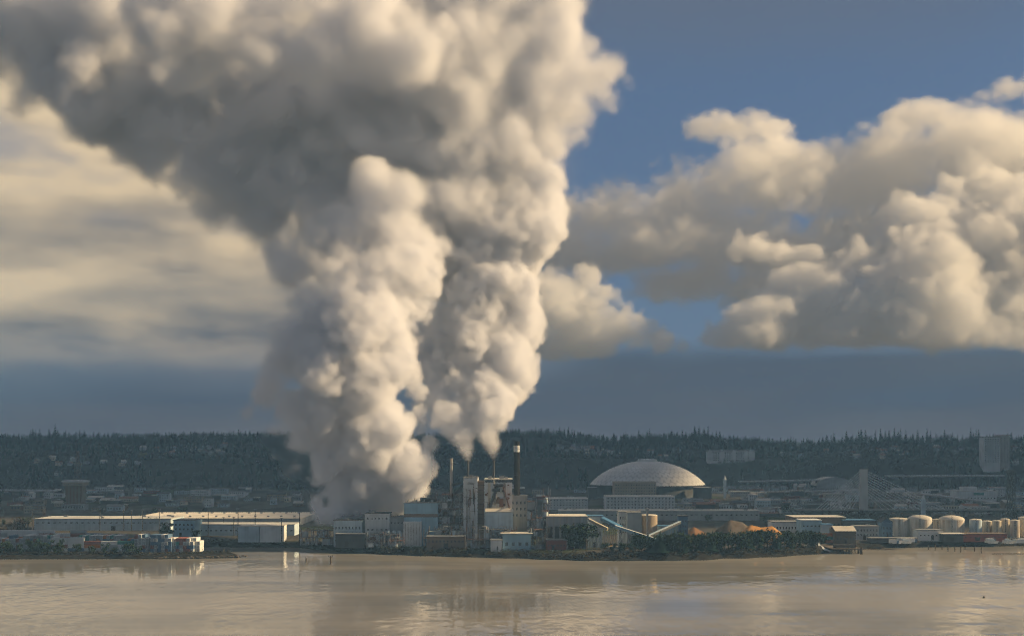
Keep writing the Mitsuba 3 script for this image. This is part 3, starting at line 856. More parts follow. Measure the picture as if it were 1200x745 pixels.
def mill():
    # low works at the left end, half lost in steam
    plant('pipe_works', 'low tangle of pale pipes and small vessels at the left end of the mill', 352, 391, 619, 938, 10, 2, 3, vessels=12, pipes=26, skin=3)
    building('mill_shed', 'grey-blue stepped mill building with dark roof in front of the steam', 'building', 391, 424, 609, 932, 22, 'pale_blue_wall', 'roof_dark', win=(8, 2, .35, .8), units=3, seed=3)
    building('mill_shed', 'taller dark-roofed mill block with high windows beside the stepped building', 'building', 401, 429, 604, 956, 18, 'grey_wall', 'roof_dark', win=(6, 1, .7, .95), units=2, seed=5)
    k, b = building('mill_shed', 'white mill block with a flat dark roof and a line of small square windows', 'building', 428, 456, 601, 934, 20, 'white_wall', 'roof_dark', win=[(6, 1, .76, .9), (5, 1, .42, .55)], units=3, seed=8)
    for q in range(5):
        xx = b[0] + (b[1] - b[0]) * q / 4
        part(k, 'pilaster', MB().box(xx - .25, xx + .25, b[2] - .35, b[2] + .1, b[4], b[5] - .5), 'white_wall')
    building('mill_shed', 'pale blue low block with vents on its roof beside the white mill block', 'building', 456, 474, 606, 936, 18, 'grey_wall', 'roof_grey', win=(4, 1, .72, .88), units=4, seed=9)
    k = thing('silo_row', 'three pale upright silos standing before the low vented block', 'silo')
    for q, px in enumerate((455, 461.5, 468)):
        xx = X(px, 926)
        part(k, 'silo', MB().lathe(xx, 926, [(2.1, 3.5), (2.1, 15.5), (1.2, 17), (0, 17.3)], 16), 'pale_blue_wall', 40)
    # the bright blue machine hall
    k, b = building('machine_hall', 'bright blue windowless mill hall with a brown band across it', 'building', 473.5, 513, 588.5, 930, 26, 'blue_wall', 'roof_grey', seed=2, door=False)
    h = b[5] - b[4]
    part(k, 'band', MB().box(b[0] - .06, b[1] + .06, b[2] - .12, b[2] + .2, b[4] + h * .66, b[4] + h * .735), 'brown_wall')
    part(k, 'annexe', MB().box(b[0], b[0] + 14, b[2] - 5, b[2] - .01, b[4] - 1, b[4] + h * .56), 'white_wall')
    part(k, 'penthouse', MB().box(b[0] + 12, b[1] - 2, b[2] + 6, b[2] + 16, b[5], b[5] + 3.2), 'dark_wall')
    for q in range(4):
        part(k, 'vent', MB().lathe(b[0] + 3 + q * 6.2, b[2] + 4, [(.6, b[5]), (.6, b[5] + 1.5), (.9, b[5] + 1.6), (0, b[5] + 2.1)], 10), 'steel_grey')
    for q in range(6):
        xx = b[0] + 1.2 + q * 2.2
        part(k, 'pilaster', MB().box(xx, xx + .4, b[2] - 5.25, b[2] - 4.9, b[4] - .5, b[4] + h * .54), 'concrete')
    # the dark frame between hall and boiler house
    plant('boiler_scaffold', 'dark open steel frame packed with pale vessels beside the boiler house', 511, 545, 577, 934, 16, 7, 11, vessels=18, pipes=40, skin=5)
    plant('pipe_rack', 'low rusty rack of pipes and ducts in front of the blue hall', 496, 548, 617, 914, 9, 2, 13, vessels=10, pipes=30, skin=3)
    # boiler house: a tall white tower, a brown slot, a pale clad hall
    Y = 925.0
    k = thing('boiler_house', 'tall pale boiler house with a white tower and a dark band under its roof', 'building')
    g = 4.8
    zt = Z(560, Y)
    xa, xb, xc, xd = X(543, Y), X(559.5, Y), X(567.5, Y), X(600, Y)
    part(k, 'tower', MB().box(xa, xb, Y, Y + 30, g - 1, zt), 'white_wall')
    part(k, 'tower_roof', MB().box(xa - .3, xb + .3, Y - .3, Y + 30.3, zt, zt + .5), 'roof_grey')
    for q in range(5):
        part(k, 'rib', MB().box(xa + (xb - xa) * (q + .1) / 4.2, xa + (xb - xa) * (q + .1) / 4.2 + .35, Y - .25, Y + .1, g, zt - .2), 'white_wall')
    part(k, 'slot', MB().box(xb, xc, Y + 2.2, Y + 28, g - 1, Z(564, Y)), 'brown_wall')
    m = MB()
    for q in range(13):
        z = g + 3 + q * (zt - g - 5) / 13
        m.box(xb + .1, xc - .1, Y + 1.2, Y + 2.25, z, z + .25)
    part(k, 'slot_landings', m, 'steel_dark')
    part(k, 'hall', MB().box(xc, xd, Y + .8, Y + 30, g - 1, Z(562, Y)), 'white_wall')
    part(k, 'hall_roof', MB().box(xc - .2, xd + .4, Y + .4, Y + 30.4, Z(562, Y), Z(561, Y)), 'roof_pale')
    part(k, 'roof_band', MB().box(xc + .4, xd + .06, Y + .6, Y + 3, Z(565.2, Y), Z(562.3, Y)), 'dark_wall')
    for q in range(9):
        xx = xc + (xd - xc) * q / 9 + .4
        part(k, 'panel', MB().box(xx, xx + (xd - xc) / 9 - .25, Y + .55, Y + .9, Z(592, Y), Z(565.8, Y)), 'concrete' if q in (3, 6) else 'cream_wall' if q == 1 else 'white_wall')
    # a sloping elevator leg and dark hoods on the hall's face
    m = MB().beam([X(573, Y), Y - 1, Z(598, Y)], [X(583, Y), Y - 1, Z(568, Y)], 1.8, 2.2)
    m.box(X(581, Y), X(590, Y), Y - 2.4, Y + .5, Z(570, Y), Z(567, Y)).box(X(577, Y), X(586, Y), Y - 2, Y + .5, Z(576, Y), Z(572.6, Y))
    part(k, 'elevator_leg', m, 'steel_dark')
    m = MB().beam([X(589, Y), Y - .8, Z(568, Y)], [X(597, Y), Y - .8, Z(596, Y)], 1.0, 1.4).box(X(585, Y), X(590, Y), Y - 1.4, Y + .5, Z(594, Y), Z(584, Y))
    part(k, 'duct', m, 'rust')
    m = MB().hexa([[X(580, Y), Y - 1.2, Z(590, Y)], [X(588, Y), Y - 1.2, Z(590, Y)], [X(588, Y), Y + .5, Z(590, Y)], [X(580, Y), Y + .5, Z(590, Y)]],
                  [[X(583, Y), Y - .6, Z(582, Y)], [X(585, Y), Y - .6, Z(582, Y)], [X(585, Y), Y + .5, Z(582, Y)], [X(583, Y), Y + .5, Z(582, Y)]])
    part(k, 'hopper', m, 'brown_wall')
    for px, py, w in ((549, 557, 5), (556, 558, 3), (572, 558, 4), (585, 557.5, 6), (592, 559, 3)):
        part(k, 'roof_unit', MB().box(X(px, Y), X(px + w, Y), Y + 4, Y + 8, Z(562, Y), Z(py, Y)), 'steel_grey')
    m = MB()
    for zz in (.6, 1.2):
        m.box(xa, xd, Y + .3, Y + .38, zt + .5 + zz, zt + .58 + zz)
    for xx in np.arange(xa, xd, 2.5):
        m.box(xx, xx + .08, Y + .3, Y + .38, zt + .3, zt + 1.75)
    part(k, 'railing', m, 'steel_dark')
    rr = np.random.default_rng(66)
    for q in range(22):                                  # pipes, ducts and ladders on the faces
        onhall = rr.random() < .35
        xx = rr.uniform(xa + .5, xb - .5) if not onhall else rr.uniform(xc, xd)
        y0 = Y - .5 if not onhall else Y + .3
        z0 = rr.uniform(g, zt - 12); z1 = z0 + rr.uniform(5, 24); z1 = min(z1, zt - 1)
        m = MB().tube([xx, y0, z0], [xx, y0, z1], rr.choice([.14, .22, .4]), 6)
        if rr.random() < .6:
            m.tube([xx, y0, z1], [float(np.clip(xx + rr.uniform(-6, 6), xa, xd)), y0, z1], .18, 6)
        part(k, 'pipe', m, ['steel_grey', 'rust', 'steel_dark', 'tank_white'][rr.integers(4)])
    for q in range(9):
        zz = g + 6 + q * 5.4
        x0 = rr.uniform(xa, xb - 4)
        part(k, 'catwalk', MB().box(x0, x0 + rr.uniform(3, 6), Y - 1.3, Y - .26, zz, zz + .18).box(x0, x0 + 3, Y - 1.3, Y - 1.24, zz + 1, zz + 1.1), 'steel_dark')
    for q in range(10):
        zz = rr.uniform(Z(600, Y), Z(568, Y)); x0 = rr.uniform(xc + .5, xd - 3)
        part(k, 'vent_box', MB().box(x0, x0 + rr.uniform(.8, 2.6), Y - .4, Y + .6, zz, zz + rr.uniform(.8, 2.4)), ['steel_dark', 'rust', 'steel_grey'][rr.integers(3)])
    # white lower hall and smaller blocks before it
    building('mill_shed', 'white curved-roof shed at the foot of the tall boiler house', 'building', 569, 601, 600, 912, 12, 'pale_blue_wall', 'roof_pale', 'gable_x', rise=2.2, seed=4, door=False)
    building('mill_shed', 'concrete block with bins below the black chimney', 'building', 598, 618, 580.5, 926, 16, 'concrete', 'roof_grey', parapet=True, win=(4, 3, .55, .92), seed=6)
    plant('pipe_works', 'pipework on the bank between the boiler house and the pale-roofed shed', 548, 604, 617, 900, 8, 2, 23, vessels=14, pipes=34, skin=4)
    plant('process_tower', 'slim dark lattice tower of pipes right of the black chimney', 635.5, 643, 570, 912, 5, 8, 31, vessels=4, pipes=16)
    plant('process_tower', 'shorter tower of pipes and ducts beside the chimney foot', 618, 629, 584, 914, 6, 5, 37, vessels=6, pipes=18, skin=1)
    plant('process_tower', 'low open steel frame full of pipes between the two lattice towers', 626, 640, 603, 908, 8, 3, 41, vessels=6, pipes=18)
    plant('pipe_works', 'crowded vessels and pipes in front of the white mill block and the silos', 430, 472, 624, 918, 6, 2, 43, vessels=9, pipes=24, skin=2)
    plant('pipe_works', 'rusty pipework on the bank right of the low pale-roofed shed', 622, 642, 618, 898, 7, 3, 47, vessels=8, pipes=22, skin=2)
    plant('roof_gantry', 'steel frames and ducts standing on the roofs behind the blue hall', 486, 512, 583, 950, 8, 3, 53, vessels=5, pipes=10)
    # chimneys
    stack('chimney', 'tallest chimney, black with a white band under its dark top', 605.5, 6.6, 517, 938, 4.0, 'chimney_black', [(522, 529.5, 'white_wall')])
    stack('chimney', 'slim grey-brown chimney rising from the steel frame left of the boiler house', 529, 3.4, 537, 940, 4.0, 'concrete')
    stack('chimney', 'left one of two thin dark stacks on the boiler house roof, pouring steam', 548.5, 2.4, 539.5, 943, Z(562, 925), 'steel_dark', rails=False)
    stack('chimney', 'right one of two thin dark stacks on the boiler house roof, pouring steam', 578.5, 2.4, 539.5, 943, Z(563, 925), 'steel_dark', rails=False)
    # sloping duct from the slim chimney
    single('flue_duct', MB().beam([X(531, 938), 938, Z(579, 938)], [X(545, 938), 938, Z(570, 938)], 2.6).beam([X(530, 938), 938, Z(568, 938)], [X(541, 938), 938, Z(565.5, 938)], 1.0),
           'steel_dark', 'dark flue duct climbing from the slim chimney to the boiler house', 'duct')
    # right end of the mill
    k, b = building('mill_shed', 'long grey shed with a pale flat roof and dark open bays right of the mill', 'building', 641, 688, 604.5, 905, 30, 'grey_wall', 'roof_pale', seed=1, door=False)
    for q in range(6):
        xx = b[0] + (b[1] - b[0]) * (q + .5) / 6
        part(k, 'bay', MB().box(xx - 1.7, xx + 1.7, b[2] - .1, b[2] + .3, b[4], b[4] + (b[5] - b[4]) * .68), 'dark_wall')
    for q in range(7):
        xx = b[0] + (b[1] - b[0]) * q / 6
        part(k, 'pier', MB().box(xx - .4, xx + .4, b[2] - .5, b[2] + .1, b[4], b[5] - .5), 'concrete')
    building('mill_shed', 'low white-roofed shed on the shore with pale blue doors', 'building', 589, 622, 624.5, 893, 14, 'blue_wall', 'roof_pale', over=1.6, win=(4, 1, .1, .6), seed=12, door=False)
    building('mill_shed', 'low dark red shed beside the round tree on the shore', 'building', 640, 664, 632, 893, 10, 'red_wall', 'roof_grey', win=(6, 1, .3, .6), seed=13)
    building('mill_shed', 'small white hut at the water edge below the boiler house', 'building', 575, 588, 633, 890, 7, 'white_wall', 'roof_grey', 'gable_x', rise=1.2, seed=14)
    building('mill_shed', 'low brown shed on the bank below the blue hall', 'building', 500, 545, 628, 905, 9, 'brown_wall', 'roof_grey', win=(10, 1, .4, .75), seed=15)
    building('mill_shed', 'low dark shed on the bank left of the white mill block', 'building', 393, 428, 625, 922, 9, 'dark_wall', 'roof_grey', win=(9, 1, .3, .7), seed=16)
    # conveyors, silo and transfer house
    k, b = building('transfer_house', 'pale block with a blue roof at the head of the chip conveyors', 'building', 684, 706, 604, 915, 12, 'pale_blue_wall', 'roof_blue', over=1.0, seed=21, win=(4, 2, .3, .8))

    def gallery(name, label, pa, Ya, pb, Yb, mat, roof, w=1.9):
        k = thing(name, label, 'conveyor')
        a, c = at(*pa, Ya), at(*pb, Yb)
        part(k, 'gallery', MB().beam(a, c, w, 1.8), mat)
        up = np.array([0, 0, 1.05])
        part(k, 'roof', MB().beam(a + up, c + up, w + .5, .28), roof)
        for q in np.linspace(.12, .9, 5):
            p = a + (c - a) * q
            g = float(ground(p[0], p[1]))
            if p[2] - g > 2.5:
                part(k, 'trestle', MB().beam([p[0] - 1.4, p[1], g - .3], [p[0] - .6, p[1], p[2] - 1.1], .3).beam([p[0] + 1.4, p[1], g - .3], [p[0] + .6, p[1], p[2] - 1.1], .3).beam([p[0] - 1.2, p[1], g + 1], [p[0] + 1, p[1], g + (p[2] - g) * .5], .2), 'steel_grey')
        return k

    gallery('conveyor', 'broad blue-roofed conveyor gallery sloping down from the transfer house', (704, 606.5), 918, (727, 618), 906, 'roof_blue', 'roof_blue', 5.2)
    gallery('conveyor', 'long thin pale-topped conveyor sloping down behind the shore trees', (721, 617), 904, (771, 633), 889, 'blue_wall', 'white_wall')
    gallery('conveyor', 'conveyor climbing to the right from the tan silo', (757, 630), 897, (797, 612), 925, 'dark_wall', 'pale_blue_wall')
    gallery('conveyor', 'short pale conveyor under the blue-roofed gallery', (690, 609), 904, (712, 620), 895, 'tan_wall', 'cream_wall', 1.8)
    tank('chip_silo', 'tan round concrete silo with its right side in sun', 751.5, 771.5, 603, 930, dome=.04, mat='tan_wall')
    building('silo_block', 'square grey block joined to the tan silo', 'building', 735, 752, 600, 926, 14, 'grey_wall', 'roof_grey', seed=22)
    building('silo_block', 'narrow white block left of the grey silo block', 'building', 725, 735, 599, 940, 12, 'white_wall', 'roof_grey', seed=23, win=(3, 3, .3, .9))
    k = thing('elevator_tower', 'thin pale lift shaft rising beside the tan silo', 'tower')
    part(k, 'shaft', MB().box(X(757.5, 924), X(759.8, 924), 924, 926, 4, Z(598, 924)), 'concrete')
    part(k, 'head', MB().box(X(756.8, 924), X(760.4, 924), 923.5, 926.5, Z(598, 924), Z(595.8, 924)), 'steel_grey')
    building('transfer_house', 'small dark blue tower at the upper end of the climbing conveyor', 'building', 795, 806, 604, 928, 8, 'container_blue', 'roof_dark', seed=24, win=(3, 3, .4, .9))
    building('mill_shed', 'low blue shed between the silo and the chip heaps', 'building', 772, 797, 616, 940, 12, 'blue_wall', 'roof_blue', seed=25)
    # lumber heaps lit by the sun
    r = np.random.default_rng(8)
    for q in range(14):
        px = r.uniform(703, 748); Yq = r.uniform(893, 905)
        x = X(px, Yq); g = float(ground(x, Yq)); L, H = r.uniform(2.5, 5), r.uniform(1.2, 2.6)
        k = thing('lumber_stack', 'bright sawn lumber stack in the yard between the round trees and the silo', 'lumber', 'lumber stacks in the waterside yard')
        n = max(3, int(H / .45))
        for j in range(n):
            part(k, 'bundle', MB().box(x - L / 2 + r.uniform(-.1, .1), x + L / 2 + r.uniform(-.1, .1), Yq, Yq + 2.2, g + j * H / n, g + (j + .85) * H / n), 'cream_wall' if q % 3 else 'chips')
    # wood chip heaps

    def heap(label, px0, px1, pytop, Y, mat, seed, peaks):
        rr = np.random.default_rng(seed)
        x0, x1 = X(px0, Y), X(px1, Y)
        n, m = 60, 26
        u, w = np.meshgrid(np.linspace(-.06, 1.06, n), np.linspace(-1.1, 1.1, m), indexing='ij')
        Hh = Z(pytop, Y) - 5
        xx, yy = x0 + u * (x1 - x0), Y + 14 + w * 15
        z = np.zeros_like(xx)
        for u0, u1, h0, h1 in peaks:                     # ridges that slope away on all sides
            q = np.clip((u - u0) / (u1 - u0), 0, 1)
            d = np.hypot((u - (u0 + q * (u1 - u0))) * (x1 - x0), w * 15)
            hh = Hh * (h0 + (h1 - h0) * q)
            z = np.maximum(z, hh + .9 - np.sqrt(.8 + (d * .80) ** 2))
        z = np.maximum(z, 0) + (z > .1) * 1.3 * (meshkit.fbm(np.stack([xx / 4, yy / 4, z / 4], -1), 4, seed) - .5)
        i = (np.arange(n - 1)[:, None] * m + np.arange(m - 1)[None]).ravel()
        single('wood_chip_heap', (np.stack([xx, yy, z + 5.0 - .6], -1).reshape(-1, 3), np.stack([i, i + m, i + m + 1, i + 1], 1)), mat, label, 'heap', smooth=True)

    heap('large bright orange wood chip heap behind the shore trees', 868, 923, 615.5, 945, 'chips', 1, [(.30, .52, 1, .86), (.52, .74, .86, .94)])
    heap('smaller brown wood chip heap left of the orange one', 806, 834, 617.5, 940, 'chips_dark', 2, [(.38, .62, 1, .8)])
    heap('dark bark heap behind the orange chip heap', 846, 886, 609.5, 985, 'timber', 3, [(.34, .66, 1, .9)])


mill()
# ------------------------------------------------------------------ the left shore: containers, warehouses, masts
def left_shore():
    r = np.random.default_rng(31)
    cols = [('white', .60), ('grey', .10), ('blue', .12), ('red', .08), ('green', .05), ('orange', .05)]

    def container(x, y, z, along, color, where):
        L, W_, H = 12.2, 2.44, 2.6
        m = MB()
        lx, ly = (L, W_) if along else (W_, L)
        m.box(x, x + lx, y, y + ly, z, z + H - .05)
        m2 = MB().box(x - .04, x + lx + .04, y - .04, y + ly + .04, z + H - .24, z + H - .02)
        k = thing('shipping_container', f'{color} shipping container, {where}', 'container', f'{color} containers in the {where}')
        part(k, 'box', m, 'container_' + color)
        part(k, 'top_rail', m2, 'container_' + color)
        if not along:
            for s in (0, 1):
                a = x + .16 + s * 1.1
                part(k, 'door', MB().box(a, a + 1.0, y - .07, y + .04, z + .12, z + H - .3).box(a + .28, a + .36, y - .12, y - .072, z + .1, z + H - .25).box(a + .66, a + .74, y - .12, y - .072, z + .1, z + H - .25), 'container_grey' if color == 'white' else 'container_' + color)

    def pick():
        return str(r.choice([c for c, _ in cols], p=[p for _, p in cols]))

    # three long rows, broadside, and blocks that show their ends
    for row, (Y, lo, hi, hmin, hmax) in enumerate(((948, -10, 128, 4, 5), (925, -6, 172, 3, 4), (904, 60, 160, 2, 4))):
        x = X(lo, Y)
        while x < X(hi, Y) - 8:
            for j in range(int(r.integers(hmin, hmax + 1))):
                container(x, Y, 3.0 + j * 2.62, row != 1, pick(), ('lowest', 'second', 'third', 'fourth', 'fifth')[j] + (' tier of the back row', ' tier of the middle row', ' tier of the front row')[row])
            x += 12.5 if row != 1 else 2.7
    for px, Y, n, h, c in ((162, 899, 3, 5, 'white'), (176, 896, 6, 5, 'blue'), (196, 898, 3, 4, 'white'), (206, 897, 5, 4, 'red'), (222, 900, 3, 4, 'white')):
        for q in range(n):
            for j in range(h - (q == n - 1)):
                container(X(px, Y) + q * 2.7, Y + r.uniform(-.5, .5), 3.0 + j * 2.64, False, c if r.random() < .38 else pick(), ('lowest', 'second', 'third', 'fourth', 'fifth')[j] + ' tier of the end-on stacks at the spit tip')
    # dark shrubby trees along the spit's edge
    for q, (px, h) in enumerate(((4, 11), (12, 8), (24, 9), (38, 12), (46, 10), (55, 9), (66, 12), (73, 8), (90, 9), (108, 7), (123, 9), (134, 6), (146, 8), (153, 9), (162, 7), (-8, 10))):
        Yq = r.uniform(879, 884)
        tree('leafy', q, X(px, Yq), Yq, h, 'small dark tree on the water edge of the container spit', 'trees along the container spit', z=2.3, wide=r.uniform(1.0, 1.35), rot=r.uniform(0, 360), name='shore_tree')
    # rocks at the tip
    for q in range(46):
        t = r.uniform(0, 1)
        x, y = -262 + 64 * t + r.normal(0, 1.5), 874 + 14 * t ** 1.5 + r.normal(0, 1.2) - 1
        s = r.uniform(.5, 1.5)
        v = np.array([[math.cos(a) * s * r.uniform(.7, 1.1), math.sin(a) * s * r.uniform(.6, 1), zz * s] for zz, sc in ((-.4, 1), (.35, .8)) for a in np.arange(6) * 1.047])
        c0, c1 = v[:6].mean(0), v[6:].mean(0) + (0, 0, .25 * s)
        i = np.arange(6); jn = (i + 1) % 6
        f = np.vstack([np.stack([i, jn, jn + 6], 1), np.stack([i, jn + 6, i + 6], 1), np.stack([i + 6, jn + 6, i * 0 + 12], 1)])
        single('shore_rock', (np.vstack([v, [c1]]) + (x, y, .6 + .9 * r.random()), f), 'timber', 'dark boulder on the edge of the container spit', 'rock', 'boulders along the spit')
    # sheds behind
    building('warehouse', 'long white warehouse with a pale roof behind the container spit', 'warehouse', 40, 200, 607.5, 1090, 44, 'pale_blue_wall', 'roof_mid', win=(24, 1, .55, .75), seed=1, units=6)
    k, b = building('warehouse', 'long warehouse with a sunlit yellow roof left of the steam', 'warehouse', 150, 352, 607, 1160, 105, 'grey_wall', 'roof_pale', seed=2)
    for q in range(26):
        part(k, 'roof_vent', MB().box(b[0] + (q + .5) * (b[1] - b[0]) / 26 - 1, b[0] + (q + .5) * (b[1] - b[0]) / 26 + 1, b[2] + 20 + 60 * (q % 2), b[2] + 23 + 60 * (q % 2), b[5], b[5] + 1.3), 'steel_grey')
    building('warehouse', 'blue-grey shed with square windows between the container spit and the yellow-roofed warehouse', 'warehouse', 203, 228, 609, 1010, 25, 'blue_wall', 'roof_grey', win=(5, 2, .35, .85), seed=3)
    building('warehouse', 'long low white shed on the far side of the inlet', 'warehouse', 226, 345, 614, 1030, 26, 'pale_blue_wall', 'roof_mid', win=(20, 1, .3, .6), seed=4)
    building('warehouse', 'left one of two pale box sheds on the inlet shore', 'warehouse', 279, 303.5, 616, 975, 18, 'pale_blue_wall', 'roof_pale', seed=5, door=False)
    building('warehouse', 'right one of two pale box sheds on the inlet shore', 'warehouse', 304.5, 331, 616, 975, 18, 'white_wall', 'roof_pale', seed=6, door=False)
    for q, (px, pt, pb) in enumerate(((38, 597, 618), (117, 596, 620), (145, 597, 618), (154, 598, 618), (167, 597, 619), (187, 597, 622), (244, 598, 628), (262, 606, 622), (274, 606, 628), (279, 596, 630), (299, 597, 630), (330, 607, 634), (351, 600, 634))):
        Yq = min(base_y(pb), 1085) if px < 200 else base_y(pb)
        x, g = X(px, Yq), 5.0
        k = thing('light_mast', 'tall thin light mast on the left shore', 'mast', 'light masts on the left shore')
        z = Z(pt, Yq)
        part(k, 'pole', MB().tube([x, Yq, 3], [x, Yq, z], .42, 6, .26), 'steel_dark')
        part(k, 'lamp_head', MB().box(x - 1.1, x + 1.1, Yq - .3, Yq + .3, z - .3, z + .3), 'steel_grey')
    for q, (px, py, h, kind) in enumerate(((29, 620, 12, 'leafy'), (180, 621, 12, 'leafy'), (197, 627, 15, 'leafy'), (230, 630, 9, 'leafy'), (192, 627, 10, 'leafy'))):
        Yq = base_y(py) if py < 625 else 985
        tree(kind, q, X(px, Yq), Yq, h, 'round dark tree among the sheds of the left shore', 'round trees on the left shore', wide=1.2)
    for q in range(12):
        px, Yq = r.uniform(-5, 30), r.uniform(1000, 1080)
        tree('bare', q, X(px, Yq), Yq, r.uniform(9, 15), 'bare brown tree at the left edge behind the containers', 'bare trees at the left edge', rot=r.uniform(0, 360))
    # the flared tower and the mast behind it
    Y = 1500.0
    k = thing('flared_tower', 'brown concrete tower with a wide pale top deck at the left', 'tower')
    g = float(ground(X(86, Y), Y))
    part(k, 'body', MB().hexa([[X(77, Y), Y, g - 1], [X(95, Y), Y, g - 1], [X(95, Y), Y + 16, g - 1], [X(77, Y), Y + 16, g - 1]], [[X(76, Y), Y, Z(569, Y)], [X(96, Y), Y, Z(569, Y)], [X(96, Y), Y + 16, Z(569, Y)], [X(76, Y), Y + 16, Z(569, Y)]]), 'brown_wall')
    part(k, 'deck', MB().box(X(73, Y), X(99, Y), Y - 3, Y + 19, Z(565, Y), Z(563, Y)), 'white_wall')
    part(k, 'parapet', MB().box(X(74, Y), X(98, Y), Y - 2.4, Y + 18, Z(569, Y), Z(565, Y)), 'tan_wall')
    for q in range(5):
        part(k, 'stripe', MB().box(X(78 + q * 4, Y), X(79.2 + q * 4, Y), Y - .3, Y + .4, g, Z(569.3, Y)), 'rust')
    part(k, 'windows', windows(MB(), X(75, Y), X(97, Y), Z(568.4, Y), Z(565.8, Y), Y - 2.4, 9, 1), 'glass_dark', kind='stuff')
    Y = 1900.0
    k = thing('lattice_mast', 'faint pinkish lattice mast rising behind the flared tower', 'mast')
    m = MB(); zt, g = Z(528, Y), 8.0
    n = 12
    for q in range(n):
        za, zb = g + (zt - g) * q / n, g + (zt - g) * (q + 1) / n
        wa, wb = 6 - 4.6 * q / n, 6 - 4.6 * (q + 1) / n
        x = X(91, Y)
        for s in (-1, 1):
            for s2 in (-1, 1):
                m.beam([x + s * wa, Y + s2 * wa, za], [x + s * wb, Y + s2 * wb, zb], .4)
            m.beam([x + s * wa, Y - wa, za], [x - s * wb, Y - wb, zb], .3)
            m.beam([x + s * wa, Y + wa, za], [x - s * wb, Y + wb, zb], .3)
        m.beam([x - wb, Y - wb, zb], [x + wb, Y - wb, zb], .3)
    part(k, 'lattice', m, 'rust')


left_shore()


def viaduct(label, pa, pb, Y, Yb=None, piers=8, t=1.6, mat='concrete', rail=True, w=12.0):
    Yb = Yb or Y
    k = thing('viaduct', label, 'viaduct')
    a, b = at(*pa, Y), at(*pb, Yb)
    part(k, 'deck', MB().beam(a - (0, 0, t / 2), b - (0, 0, t / 2), w, t), mat)
    for s in (-1, 1):
        o = np.array([0, s * (w / 2 - .2), .45])
        part(k, 'parapet', MB().beam(a + o, b + o, .3, .9), 'white_wall')
    for q in (np.arange(piers) + .5) / piers:
        p = a + (b - a) * q
        g = float(ground(p[0], p[1]))
        if p[2] - t - g > 1:
            part(k, 'pier', MB().box(p[0] - 1, p[0] + 1, p[1] - 2, p[1] + 2, g - 1, p[2] - t + .01), 'dark_wall')
    return k


